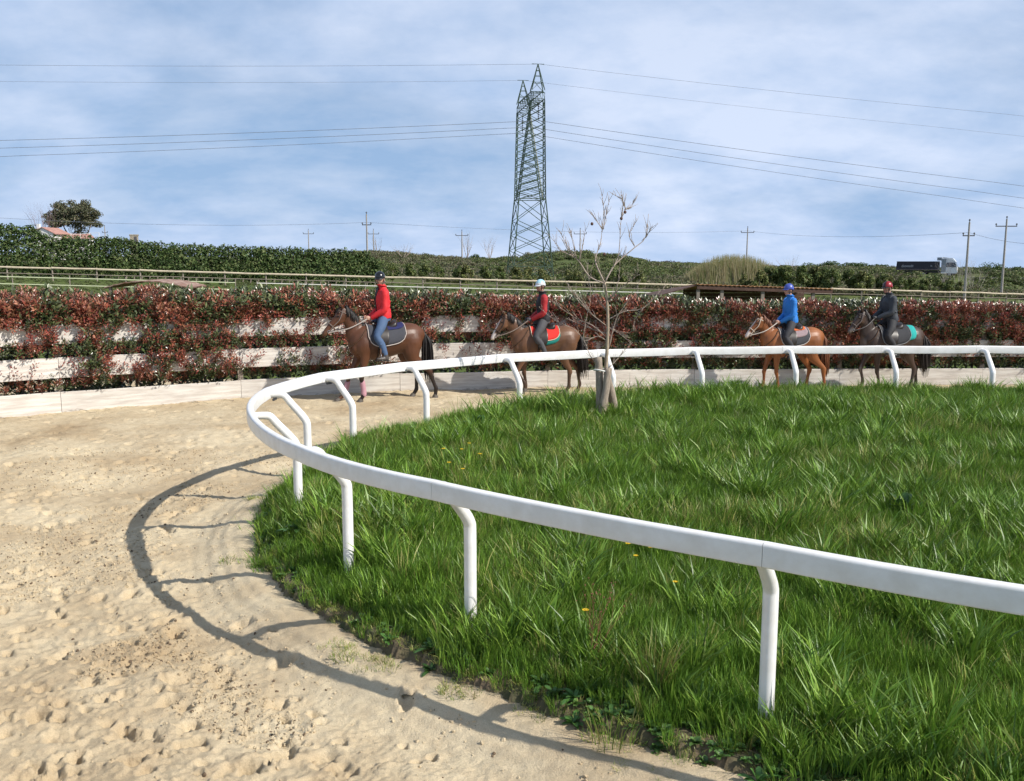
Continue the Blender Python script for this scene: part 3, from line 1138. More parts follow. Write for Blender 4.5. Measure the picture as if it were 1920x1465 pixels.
def build_hedge():
    r = np.random.default_rng(12)
    src = []
    for k in range(3):
        src.append((twig(r, 11, 0.16, 0.105, PG), M_HEDGE_LEAF))                 # green
    for k in range(3):
        src.append((twig(r, 15, 0.15, 0.075, PR + PG[:1], PR), M_HEDGE_LEAF))    # red young leaves
    for k in range(2):
        src.append((twig(r, 10, 0.15, 0.10, PG, PR), M_HEDGE_LEAF))              # mixed
    src.append((twig(r, 9, 0.22, 0.085, PP + PG, PP), M_HEDGE_LEAF))             # thin pale red shoots
    pts, rot, scl, idx = [], [], [], []
    L = WALL_S[-1]

    def put(s, depth, z, kind, sc, facing):
        i = int(min(len(WALL) - 1, s / L * (len(WALL) - 1)))
        p = WALL[i] + WALL_BACK[i] * depth
        pts.append((p[0], p[1], z))
        ang = math.atan2(WALL_BACK[i, 1], WALL_BACK[i, 0])
        # shoots lean out of the hedge: towards the track in front, upwards on top
        tilt = facing * (0.5 + 0.7 * r.random())
        e = Matrix.Rotation(ang + (r.random() - 0.5) * 1.6, 3, 'Z') @ Matrix.Rotation(-tilt, 3, 'Y') @ Matrix.Rotation(r.random() * 6.28, 3, 'Z')
        rot.append(tuple(e.to_euler()))
        scl.append(sc)
        idx.append(kind)

    def kind_at(s, z, top):
        red = fbm(np.array([s * 2.3 + 3.0]), np.array([z * 3.3]), 3, 0.65)[0] + 0.16 * (z / 2.2 - 0.55)
        q = r.random()
        if red > 0.515 + 0.025 * (s > 20) + 0.18 * (q - 0.5):
            return int(r.integers(3, 6)) if r.random() < 0.82 else int(r.integers(6, 8))
        return int(r.integers(0, 3)) if r.random() < 0.74 else int(r.integers(6, 8))

    # upper body, front face and top
    for k in range(9000):
        s = r.random() * L
        top = float(hedge_top(np.array([s]))[0])
        z = 1.62 + (top - 1.62) * r.random() ** 0.85
        bulge = 0.10 * (fbm(np.array([s * 2.2]), np.array([z * 2.2 + 9]), 2)[0] - 0.5) * 3
        dep = -0.03 + bulge + 0.28 * r.random() ** 2
        if z > top - 0.12:
            dep = -0.05 + 1.0 * r.random()
        put(s, dep, z, kind_at(s, z, top), 0.75 + 0.6 * r.random(), 1.0 if z < top - 0.1 else 0.25)
    # inside, so that no light comes through
    for k in range(5200):
        s = r.random() * L
        top = float(hedge_top(np.array([s]))[0])
        put(s, 0.22 + 0.75 * r.random(), 0.12 + (top - 0.2) * r.random(), int(r.integers(0, 3)), 1.2 + 0.6 * r.random(), 0.5)
    # through the two gaps between the planks
    for (z0, z1) in ((0.40, 0.66), (1.06, 1.32)):
        for k in range(2600):
            s = r.random() * L
            m = fbm(np.array([s * 0.9 + 20 * z0]), np.array([z0 * 3]), 3)[0]
            if r.random() > 0.25 + 1.5 * m:
                continue
            z = z0 + (z1 - z0) * r.random()
            low = z0 < 0.5
            put(s, (0.14 if low else 0.10) - (0.12 if low else 0.22) * r.random() ** 1.5 * (m > 0.42), z, kind_at(s, z, 2), 0.55 + 0.45 * r.random(), 0.45 if low else 0.9)
    # hanging over the plank faces in patches
    x_of = lambda s: float(np.interp(s, WALL_S, WALL[:, 0]))
    for k in range(15000):
        s = r.random() * L
        z = 0.30 + 1.48 * r.random()
        x = x_of(s)
        m = fbm(np.array([s * 1.55 + 5.0]), np.array([z * 1.5 + 6]), 4, 0.62)[0]
        thr = 0.545 - 0.19 * float(sstep(-0.5, 3.0, x)) * float(sstep(0.45, 0.75, z)) + 0.30 * (z < 0.5) + 0.24 * (z < 0.40) - 0.05 * (z > 1.2)
        if m < thr - 0.02 and not (r.random() < 0.055 and z > 0.55):
            continue
        kd = kind_at(s, z, 2)
        if m < thr or r.random() < 0.18:
            kd = 8
        put(s, -0.02 - (0.16 if x < 0 else 0.06) * r.random(), z, kd, 0.5 + 0.5 * r.random(), 0.9 if z > 0.8 else 0.35)
    root = empty('photinia_hedge', (0, 21.2, 0))
    tag(root, 'long red and green photinia hedge growing through and over the plank wall', 'hedge')
    o = scatter('foliage', np.array(pts) - np.array([[0, 21.2, 0]]), np.array(rot), np.array(scl), np.array(idx), src, parent=root)
    tag(o, kind='stuff')
    # stems inside the hedge
    m = MB()
    for k in range(90):
        s = (k + r.random()) / 90 * L
        p, t, bk = wall_frame(s)
        q = p + bk * (0.35 + 0.3 * r.random()) - Vector((0, 21.2, 0))
        m.tube([q, q + Vector((0.1 * (r.random() - .5), 0.1 * (r.random() - .5), 0.8)), q + Vector((0.3 * (r.random() - .5), 0.2 * (r.random() - .5), 1.7))],
               [0.03, 0.022, 0.01], n=6)
    m.build('stem', M_BARK, root)
    tag(root.children[-1], kind='stuff')


build_hedge()


# ------------------------------------------------------------------ beyond the hedge: fences, shelters, orchard, fields
def gz(x, y):
    return float(land_z(np.array([x]), np.array([y]))[0])


def build_pole_fence():
    a, b = Vector((-66, 81, 0)), Vector((78, 113, 0))
    n = 38
    root = empty('paddock_fence', ((a + b) / 2).to_tuple())
    c = (a + b) / 2
    tag(root, 'long pale wooden pole fence running across behind the red hedge', 'fence')
    r = np.random.default_rng(31)
    pts = []
    for k in range(n + 1):
        p = a.lerp(b, k / n)
        p.z = gz(p.x, p.y)
        pts.append(p)
    for k, p in enumerate(pts):
        m = MB()
        m.tube([p - c + Vector((0, 0, -0.2)), p - c + Vector((0, 0, 1.32 + 0.1 * r.random()))], [0.075], n=8)
        m.build('post', M_POSTWOOD, root)
        if k < n:
            q = pts[k + 1]
            j = (r.random(2) - 0.5) * 0.08
            m = MB()
            m.tube([p - c + Vector((0, -0.1, 1.20 + j[0])), (p + q) / 2 - c + Vector((0, -0.1, 1.19 + j[1] * .5)), q - c + Vector((0, -0.1, 1.20 + j[1]))], [0.10, 0.095, 0.085], n=8, side=(0, 0, 1))
            m.build('rail', M_PALEWOOD, root)
            m = MB()
            m.tube([p - c + Vector((0, -0.1, 0.66 + j[1])), q - c + Vector((0, -0.1, 0.66 + j[0]))], [0.038, 0.034], n=6, side=(0, 0, 1))
            m.build('rail', M_POSTWOOD, root)
    return root


build_pole_fence()


def build_tape_fence(name, label, a, b, n, h, col, rails):
    a, b = Vector(a), Vector(b)
    c = (a + b) / 2
    root = empty(name, c.to_tuple())
    tag(root, label, 'fence')
    pts = []
    for k in range(n + 1):
        p = a.lerp(b, k / n)
        p.z = gz(p.x, p.y)
        pts.append(p - Vector((c.x, c.y, 0)))
    for k, p in enumerate(pts):
        m = MB()
        m.tube([p + Vector((0, 0, -0.2)), p + Vector((0, 0, h + 0.08))], [0.04], n=6)
        m.build('post', M_POSTWOOD, root)
    for z in rails:
        m = MB()
        for p, q in zip(pts[:-1], pts[1:]):
            m.bar(p + Vector((0, -0.05, z)), q + Vector((0, -0.05, z)), 0.02, 0.06)
        m.build('tape', col, root)
    root.location.z = 0


M_TAPE = mat('fence_tape', (0.62, 0.66, 0.42), rough=0.6)
M_WHITE_TAPE = mat('white_tape', (0.72, 0.70, 0.64), rough=0.6)
build_tape_fence('tape_fence', 'thin yellow tape fence on the grass at the far left', (-46, 62, 0), (-20, 66, 0), 7, 1.15, M_TAPE, (0.55, 1.05))
build_tape_fence('tape_fence', 'low white tape fence in the middle, in front of the pole fence', (-19, 68, 0), (16, 76, 0), 9, 1.1, M_WHITE_TAPE, (0.5, 1.0))
build_tape_fence('tape_fence', 'white tape fence at the right behind the two rear riders', (22, 62, 0), (58, 70, 0), 14, 1.35, M_WHITE_TAPE, (0.75, 1.3))


def build_shelters():
    M_RUST = mat('rusty_sheet', (0.46, 0.24, 0.10), rough=0.75, var=0.6, vscale=3, color2=(0.30, 0.13, 0.06), bump=0.3)
    M_OLDROOF = mat('old_brown_roof', (0.34, 0.24, 0.19), rough=0.85, var=0.5, vscale=2, color2=(0.20, 0.10, 0.07), bump=0.3)
    M_DARKWOOD = mat('dark_shelter_wood', (0.10, 0.055, 0.04), rough=0.9, var=0.3, vscale=3)
    # right: flat open shelter with a rusty corrugated roof
    Y = 40.0
    g0 = gz(10, Y)
    L = at(1305, 535, Y)
    Rr = at(1560, 540, Y)
    zt = at(1400, 530, Y).z
    cx = (L.x + Rr.x) / 2
    root = empty('open_shelter', (cx, Y + 1.5, g0))
    tag(root, 'open wooden horse shelter with rusty corrugated roof behind the blue rider', 'shelter')
    hw = (Rr.x - L.x) / 2
    H = zt - g0
    m = MB()
    n = 90
    V, F = [], []
    for k in range(n + 1):
        x = -hw + 2 * hw * k / n
        w = 0.022 * math.sin(k * 2.1)
        zf = H - 0.06 + w - 0.20 * (x + hw) / (2 * hw)
        zr = H - 0.22 + w - 0.20 * (x + hw) / (2 * hw)
        V += [(x, -1.7, zf), (x - 0.4, 2.2, zr - 0.12), (x, -1.7, zf - 0.025), (x - 0.4, 2.2, zr - 0.145)]
    for k in range(n):
        a, b = 4 * k, 4 * k + 4
        F += [(a, b, b + 1, a + 1), (a + 2, a + 3, b + 3, b + 2), (a, a + 2, b + 2, b)]
    m.add(V, F)
    m.build('roof', M_RUST, root)
    m = MB()
    m.bar((-hw + .02, -1.62, H - 0.20), (hw - 0.02, -1.62, H - 0.40), 0.09, 0.16)
    m.build('beam', M_DARKWOOD, root)
    for k, x in enumerate((-hw * 0.62, -hw * 0.02, hw * 0.72, -hw * 0.97)):
        m = MB()
        m.box((x - 0.07, -1.60, -0.2), (x + 0.07, -1.46, H - 0.30))
        m.build('post', M_POSTWOOD, root)
    for k in range(int((H - 0.36) / 0.17)):
        z = 0.05 + 0.17 * k
        m = MB()
        m.box((-hw + 0.1, 1.98, z), (hw - 0.1, 2.03, z + 0.160))
        m.build('board', M_DARKWOOD, root)
    # the left side slopes down to a low wing
    m = MB()
    V = [(-hw + 0.0, -1.6, H - 0.10), (-hw - 1.6, -1.5, H - 0.55), (-hw - 1.9, 2.1, H - 0.65), (-hw - 0.3, 2.1, H - 0.32)]
    V += [(x, y, z - 0.04) for x, y, z in V]
    m.add(V, [(0, 1, 2, 3), (4, 7, 6, 5), (0, 4, 5, 1), (1, 5, 6, 2), (2, 6, 7, 3), (3, 7, 4, 0)])
    m.build('wing_roof', M_DARKWOOD, root)
    # left: low shelter with a bowed roof
    Y = 36.0
    a = at(207, 536, Y)
    b = at(362, 538, Y)
    zt = at(290, 526, Y).z
    ga = gz(-14, Y)
    root = empty('bowed_shelter', ((a.x + b.x) / 2, Y, ga))
    tag(root, 'low shelter with bowed brown roof peeping over the red hedge', 'shelter')
    hw = (b.x - a.x) / 2
    H = zt - ga
    m = MB()
    V, F = [], []
    n = 24
    for k in range(n + 1):
        t = k / n * 2 - 1
        z = H - 0.26 * t * t
        w = 0.012 * math.sin(k * 2.5)
        V += [(t * hw, -0.6 - 0.5 * (t > 0) * 0, z + w), (t * hw, 1.6, z + w + 0.02), (t * hw, -0.6, z + w - 0.04), (t * hw, 1.6, z + w - 0.03)]
    for k in range(n):
        p, q = 4 * k, 4 * k + 4
        F += [(p, q, q + 1, p + 1), (p + 2, p + 3, q + 3, q + 2), (p, p + 2, q + 2, q), (p + 1, q + 1, q + 3, p + 3)]
    m.add(V, F)
    m.build('roof', M_OLDROOF, root, smooth=False)
    m = MB()
    m.box((-hw + 0.15, 0.9, -0.2), (hw - 0.15, 0.96, H - 0.30))
    m.build('back_wall', M_DARKWOOD, root)
    for x in (-hw + 0.2, 0.0, hw - 0.2):
        m = MB()
        m.box((x - 0.05, -0.5, -0.2), (x + 0.05, -0.4, H - 0.25))
        m.build('post', M_POSTWOOD, root)
    m = MB()
    m.bar((-0.2, -0.52, H - 0.36), (hw - 0.3, -0.52, H - 0.36), 0.05, 0.07)
    m.build('rail', M_PALEWOOD, root)
    # straw heap behind the hedge at the right
    p = at(1600, 572, 34)
    g = gz(p.x, 34)
    m = MB()
    rr = np.random.default_rng(2)
    H = at(1600, 564, 34).z - g
    V, F = [], []
    nr, na = 9, 28
    for i in range(nr + 1):
        for k in range(na):
            a = 6.283 * k / na
            rad = 1.15 * (i / nr)
            z = H * (1 - (i / nr) ** 2.2) + 0.05 * (rr.random() - 0.5)
            V.append((rad * math.cos(a) * (1 + 0.1 * rr.random()), rad * 0.8 * math.sin(a), z))
    for i in range(nr):
        for k in range(na):
            F.append((i * na + k, (i + 1) * na + k, (i + 1) * na + (k + 1) % na, i * na + (k + 1) % na))
    m.add(V, F)
    o = m.build('straw_heap', mat('straw', (0.50, 0.36, 0.19), rough=0.95, var=0.4, vscale=12, bump=1.0, bscale=60), None, loc=(p.x, 34, g))
    tag(o, 'tan straw heap just behind the hedge left of the rearmost rider', 'straw heap')


build_shelters()


def leaf_cloud(r, blobs, n, size, cols, shell=0.35, up=0.3):
    """leaf-sized faces spread through ellipsoid clumps; blobs = (centre, radii, weight)"""
    w = np.array([b[2] for b in blobs], dtype=float)
    which = r.choice(len(blobs), n, p=w / w.sum())
    cen = np.array([b[0] for b in blobs])[which]
    rad = np.array([b[1] for b in blobs])[which]
    d = r.normal(size=(n, 3))
    d /= np.linalg.norm(d, axis=1)[:, None]
    q = (1 - shell * r.random(n) ** 1.6)[:, None]
    P = cen + d * rad * q
    nrm = d + r.normal(size=(n, 3)) * 0.7
    nrm[:, 2] += up
    nrm /= np.linalg.norm(nrm, axis=1)[:, None]
    t = np.cross(nrm, r.normal(size=(n, 3)))
    t /= np.linalg.norm(t, axis=1)[:, None]
    b = np.cross(nrm, t)
    s = (size * (0.6 + 0.8 * r.random(n)))[:, None]
    V = np.stack([P - t * s, P - b * s * 0.45 + nrm * s * .1, P + t * s, P + b * s * 0.45 + nrm * s * .1], axis=1).reshape(-1, 3)
    F = np.arange(4 * n).reshape(n, 4)
    c = np.array(cols)[r.integers(len(cols), size=n)] * (0.7 + 0.6 * r.random(n))[:, None]
    clump = (0.8 + 0.4 * r.random(len(blobs)))[which][:, None]
    C = np.repeat(c * clump, 4, axis=0)
    return V, F, C


def bare_branches(mb, r, base, direction, length, rad, depth, spread=0.6, kids=3, upward=0.25, n=5):
    p = Vector(base)
    d = Vector(direction).normalized()
    path, radii = [p.copy()], [rad]
    segs = 4
    tips = []
    for s in range(segs):
        d = (d + Vector(((r.random() - .5), (r.random() - .5), (r.random() - .5))) * 0.22 + Vector((0, 0, upward * 0.12))).normalized()
        p = p + d * (length / segs)
        path.append(p.copy())
        radii.append(rad * (1 - 0.65 * (s + 1) / segs))
        if depth > 0 and s >= 1:
            tips.append((p.copy(), d.copy(), radii[-1]))
    mb.tube(path, radii, n=n)
    if depth > 0:
        for (q, dd, rr) in tips:
            for k in range(kids if q is tips[-1][0] else max(1, kids - 1)):
                a = r.random() * 6.283
                ref = dd.orthogonal().normalized()
                side = Matrix.Rotation(a, 3, dd) @ ref
                nd = (dd + side * spread * (0.6 + 0.7 * r.random()) + Vector((0, 0, upward))).normalized()
                bare_branches(mb, r, q, nd, length * (0.45 + 0.25 * r.random()), rr * 0.75, depth - 1, spread, kids, upward, max(3, n - 1))


def tree(name, label, cat, loc, blobs, n, size, cols, trunk, trunk_r, parts=('trunk', 'crown'), group=None, seed=1, tmat=None, shell=0.35):
    r = np.random.default_rng(seed)
    root = empty(name, loc)
    tag(root, label, cat, group)
    if trunk is not None:
        m = MB()
        for path, rr in trunk:
            m.tube(path, rr, n=8, sub=3)
        m.build('trunk', tmat or M_BARK, root, smooth=True)
    V, F, C = leaf_cloud(r, blobs, n, size, cols, shell)
    link('crown', mesh_np('crown', V, F, C), M_FAR_LEAF, root)
    return root


DG = [(0.036, 0.066, 0.017), (0.060, 0.102, 0.027), (0.095, 0.142, 0.042), (0.140, 0.170, 0.060)]
OG = [(0.085, 0.120, 0.034), (0.140, 0.165, 0.050), (0.185, 0.200, 0.066), (0.24, 0.22, 0.085)]
BR = [(0.17, 0.15, 0.10), (0.145, 0.15, 0.075), (0.20, 0.175, 0.11), (0.115, 0.14, 0.06)]


def build_tall_hedge():
    r = np.random.default_rng(77)
    tops = [(-60, 418), (0, 424), (52, 428), (66, 438), (84, 450), (110, 447), (150, 449), (200, 449), (300, 461), (400, 464), (500, 467), (600, 472), (640, 470), (690, 478), (712, 505)]
    blobs = []
    for px in np.arange(-60, 712, 5.0):
        Y = 96 + 0.012 * px
        py = np.interp(px, [t[0] for t in tops], [t[1] for t in tops])
        top = at(px, py, Y)
        g = gz(top.x, Y)
        h = top.z - g
        for k in range(3):
            zz = g + h * (0.25 + 0.28 * k)
            j = r.normal(size=3) * 0.18
            blobs.append(((top.x + j[0], Y + 0.6 * k + j[1], zz + j[2]), (0.55 + 0.2 * r.random(), 0.9, h * 0.20 + 0.12), 1.0))
        # upright shoots at the top
        blobs.append(((top.x, Y + 1.0, top.z - 0.25), (0.22, 0.25, 0.45 + 0.35 * r.random()), 0.30))
    root = empty('laurel_hedge', (-38, 97, gz(-38, 97)))
    tag(root, 'tall dark green hedge behind the fence on the left', 'hedge')
    off = np.array([[-38, 97, gz(-38, 97)]])
    V, F, C = leaf_cloud(r, blobs, 42000, 0.17, DG, shell=0.45)
    tag(link('foliage', mesh_np('foliage', V - off, F, C), M_FAR_LEAF, root), kind='stuff')
    m = MB()
    for k in range(60):
        x = -64 + 50 * k / 60
        y = 98.2
        g = gz(x, y)
        m.tube([Vector((x, y, g - 0.2)) - Vector(off[0]), Vector((x + 0.1, y, g + 0.4)) - Vector(off[0])], [0.09, 0.05], n=5)
    tag(m.build('stem', M_BARK, root), kind='stuff')


build_tall_hedge()


def build_orchard():
    r = np.random.default_rng(41)
    protos = []
    for k in range(4):
        blobs = []
        for q in range(16):
            a = r.random() * 6.28
            z = 0.55 + 2.3 * r.random()
            rad = 1.05 * math.sin(min(1, (3.0 - z) / 1.3) * 1.57) * r.random() ** 0.5
            blobs.append(((rad * math.cos(a), rad * math.sin(a), z), (0.42, 0.42, 0.40), 1.0))
        V, F, C = leaf_cloud(r, blobs, 1500, 0.16, OG if k % 2 else OG[:3] + DG[2:3], shell=0.6)
        crown = mesh_np('crown', V, F, C)
        m = MB()
        m.tube([(0, 0, -0.2), (0.04, 0, 0.7), (0.0, 0.05, 1.5), (0, 0, 2.3)], [0.09, 0.07, 0.05, 0.02], n=7)
        trunk = m.mesh('trunk', True)
        protos.append((crown, trunk))
    rows = []
    # middle row, in front of the pylon
    for px in np.arange(735, 1200, 29):
        rows.append((px + r.normal() * 5, 118 + r.normal() * 1.5, np.interp(px, [735, 850, 950, 1040, 1200], [503, 507, 514, 516, 524]), 0))
    # right rows, behind the rear riders
    for px in np.arange(1400, 1800, 21):
        rows.append((px + r.normal() * 4, 124 + r.normal() * 1.5, np.interp(px, [1400, 1450, 1540, 1640, 1720, 1800], [516, 500, 502, 515, 524, 534]), 1))
    labels = ('low orchard tree in the row before the pylon', 'low orchard tree in the right hand row')
    groups = ('orchard trees in the middle row', 'orchard trees in the right row')
    ords = 'first second third fourth fifth sixth seventh eighth ninth tenth eleventh twelfth thirteenth fourteenth fifteenth sixteenth seventeenth eighteenth nineteenth twentieth'.split()
    cnt = [0, 0]
    for k, (px, Y, py, g) in enumerate(rows):
        cnt[g] += 1
        t = at(px, py, Y)
        z = gz(t.x, Y)
        s = max(0.8, (t.z - z) / 2.95)
        crown, trunk = protos[int(r.integers(4))]
        e = empty('orchard_tree', (t.x, Y, z), r.random() * 6.28)
        e.scale = (s * 0.95, s * 0.95, s)
        tag(e, labels[g] + ', %s from the left' % ords[cnt[g] - 1], 'tree', groups[g])
        link('crown', crown, M_FAR_LEAF, e)
        link('trunk', trunk, M_BARK, e)


build_orchard()


def build_scrub():
    r = np.random.default_rng(55)
    src = []
    for cols in (BR, OG[:2] + BR[:2], BR + [(0.14, 0.115, 0.07)], BR[1:2] + OG[:2] + DG[2:3]):
        V, F, C = leaf_cloud(r, [((0.5 * r.normal(), 0.5 * r.normal(), 0.35 + 0.3 * r.random()), (0.8, 0.8, 0.5), 1.0) for _ in range(6)], 230, 0.17, cols, shell=0.8)
        src.append((mesh_np('scrub_piece', V, F, C), M_FAR_LEAF))
    n = 6500
    Y = 122 + 170 * r.random(n) ** 1.2
    X = (r.random(n) * 1.30 - 0.65) * Y
    d = fbm(X * 0.05 + 9, Y * 0.035, 4)
    keep = (d > 0.30) & ~((np.abs(Y - 168) < 5.0) & (X > 48))
    X, Y, d = X[keep], Y[keep], d[keep]
    m = len(X)
    idx = np.where(d > 0.56, 3, r.integers(0, 3, m))
    xp = (r.random(5000) * 1.3 - 0.65)
    yp = 42 + 70 * r.random(5000)
    xp = xp * yp
    hill = (np.abs(X - 14) < 22) & (np.abs(Y - 195) < 30)
    idx = np.where(hill & (r.random(m) < 0.6), 3, idx)
    X, Y, m = np.r_[X, xp], np.r_[Y, yp], m + 5000
    idx = np.r_[idx, np.full(5000, 3)]
    size = np.r_[0.55 + 0.75 * r.random(m - 5000), 0.10 + 0.22 * r.random(5000) ** 2]
    o = scatter('scrub', np.c_[X, Y, land_z(X, Y) - 0.1 * size], np.c_[np.zeros(m), np.zeros(m), r.random(m) * 6.28], size, idx, src)
    tag(o, 'brownish green scrub and rough tufts covering the fields below the horizon', 'scrub', kind='stuff')


build_scrub()


def build_far_plants():
    r = np.random.default_rng(8)
    # reeds: a clump of tall tan canes
    p = at(1377, 515, 132)
    g = gz(p.x, 132)
    root = empty('reed_clump', (p.x, 132, g))
    tag(root, 'wide clump of tall tan reeds above the rusty shelter', 'reeds')
    V, F, C = [], [], []
    for k in range(5200):
        x = (r.random() * 2 - 1) * 6.6
        y = (r.random() - 0.5) * 4
        h = (at(1377, 474, 132).z - g) * (1.0 - 0.55 * abs(x / 6.6) ** 2.6) * (0.55 + 0.46 * r.random())
        lx, ly = r.normal() * 0.4 - 0.1, r.normal() * 0.4
        w = 0.045
        b = len(V)
        V += [(x - w, y, 0), (x + w, y, 0), (x + lx * .4 - w, y + ly * .4, h * .6), (x + lx * .4 + w, y + ly * .4, h * .6), (x + lx, y + ly, h)]
        F += [(b, b + 1, b + 3, b + 2), (b + 2, b + 3, b + 4)]
        c = np.array([(0.36, 0.30, 0.16), (0.28, 0.27, 0.12), (0.42, 0.36, 0.21), (0.20, 0.22, 0.08)][r.integers(4)])
        C += [c, c, c, c, c]
    me = bpy.data.meshes.new('canes')
    me.from_pydata(V, [], F)
    set_cols(me, np.array(C))
    tag(link('canes', me, M_FAR_LEAF, root), kind='stuff')
    # big round tree at the left
    Y = 205.0
    c = at(140, 408, Y)
    g = gz(c.x, Y) - 1
    W = 6.1
    blobs = []
    for k in range(90):
        a = r.random() * 6.28
        e = math.asin(r.random() * 1.25 - 0.35 if r.random() < 0.9 else 0.9)
        q = 0.40 + 0.55 * r.random()
        blobs.append(((W * q * math.cos(a) * math.cos(e), W * 0.8 * q * math.sin(a) * math.cos(e), c.z - g - 0.6 + 4.6 * q * math.sin(e)), (1.0 + 0.6 * r.random(), 1.0, 0.8), 1.0))
    blobs.append(((0.8, 0, c.z - g - 2.5), (2.2, 2, 1.6), 3))
    H = c.z - g
    tree('round_tree', 'big round grey green tree standing at the far left above the hedge', 'tree', (c.x, Y, g), blobs, 13000, 0.24,
         [(0.11, 0.12, 0.065), (0.15, 0.145, 0.08), (0.085, 0.10, 0.05), (0.17, 0.15, 0.095)],
         [([(0, 0, -1), (0.1, 0, H * 0.35), (0.4, 0, H * 0.6), (1.5, 0.3, H * 0.9)], [0.5, 0.42, 0.3, 0.1]),
          ([(0.1, 0, H * 0.35), (-1.5, 0, H * 0.6), (-3, 0.5, H * 0.85)], [0.35, 0.22, 0.08]),
          ([(0.2, 0, H * 0.45), (2.2, 0, H * 0.62), (3.8, -0.5, H * 0.85)], [0.28, 0.18, 0.06])], 0.5, seed=4, shell=0.7)
    # dark pines and bushes along the far right
    for k, (px, py, hw, Y, lab) in enumerate([
        (1545, 489, 34, 320, 'widest dark pine on the skyline left of the truck'),
        (1600, 492, 26, 320, 'round dark pine on the skyline between its neighbours left of the truck'),
        (1645, 496, 22, 320, 'lowest dark pine on the skyline nearest the truck'),
        (895, 474, 15, 300, 'small dark round bush on the skyline between two bare trees'),
        (1862, 488, 26, 190, 'dark green bush left of the rightmost utility pole'),
        (1912, 496, 22, 186, 'dark green bush at the right edge of the picture'),
        (1265, 488, 32, 260, 'low dark brown thicket on the skyline left of the reeds'),
        (320, 462, 22, 240, 'low dark trees on the skyline above the left hedge'),
        (485, 463, 9, 230, 'tiny round tree on the skyline above the left hedge'),
    ]):
        t = at(px, py, Y)
        g = gz(t.x, Y) - 0.8
        W = hw / F_PX * Y
        H = max(1.5, t.z - g)
        rr = np.random.default_rng(100 + k)
        bl = [((W * (rr.random() * 1.6 - 0.8), W * 0.5 * (rr.random() - .5), H * (0.35 + 0.4 * rr.random())), (W * 0.42, W * 0.4, H * 0.26), 1.0) for _ in range(12)]
        tree('skyline_bush', lab, 'bush', (t.x, Y, g), bl, 1500, 0.24 * Y / 250, [(0.075, 0.06, 0.04), (0.06, 0.06, 0.03)] if k == 6 else DG[:3], [([(0, 0, -0.5), (0, 0, H * 0.5)], [0.2, 0.1])], 0.2, seed=60 + k)
    # bare winter trees
    for k, (px, py, pb, Y, n, lab, colr) in enumerate([
        (757, 459, 478, 200, 6, 'low spreading bare tree on the skyline right of the tall pole', 0),
        (876, 449, 487, 210, 5, 'bare upright tree just right of a utility pole left of the pylon', 0),
        (918, 453, 487, 212, 5, 'bare upright tree nearest the pylon on its left', 0),
        (707, 450, 478, 230, 4, 'thin bare tree beside the small cross pole', 0),
        (80, 402, 440, 190, 9, 'pinkish bare tree left of the big round tree', 1),
        (1480, 484, 505, 180, 5, 'small bare shrub right of the reeds', 0),
    ]):
        t = at(px, py, Y)
        b = at(px, pb, Y)
        g = min(gz(t.x, Y), b.z) - 0.3
        H = t.z - g
        rr = np.random.default_rng(300 + k)
        m = MB()
        for q in range(n):
            a = q / n * 6.28 + rr.random()
            sp = 0.9 if k in (0, 5) else 0.35
            bare_branches(m, rr, (0, 0, H * 0.15), (math.cos(a) * sp, math.sin(a) * sp, 1.0), H * 0.62, 0.05 + 0.004 * H, 2, 0.55, 2, 0.3, 4)
        m.tube([(0, 0, -0.5), (0, 0, H * 0.2)], [0.14, 0.10], n=6)
        root = empty('bare_tree', (t.x, Y, g))
        tag(root, lab, 'tree')
        m.build('branches', mat('pinkish_twig', (0.30, 0.20, 0.19), rough=0.9) if colr else M_TWIG, root)
    # grey twiggy shrub in front of the truck cab
    p = at(1790, 512, 150)
    g = gz(p.x, 150)
    root = empty('grey_shrub', (p.x, 150, g))
    tag(root, 'leafless grey shrub in front of the truck cab', 'shrub')
    m = MB()
    H = at(1790, 490, 150).z - g
    for q in range(26):
        a = r.random() * 6.28
        x = (r.random() * 2 - 1) * 4.2
        bare_branches(m, r, (x, (r.random() - .5) * 2, 0), (math.cos(a) * 0.5, math.sin(a) * 0.5, 1), H * (0.75 - 0.07 * abs(x)), 0.035, 2, 0.6, 2, 0.2, 3)
    m.build('branches', mat('grey_twig', (0.30, 0.27, 0.24), rough=0.9), root)


build_far_plants()


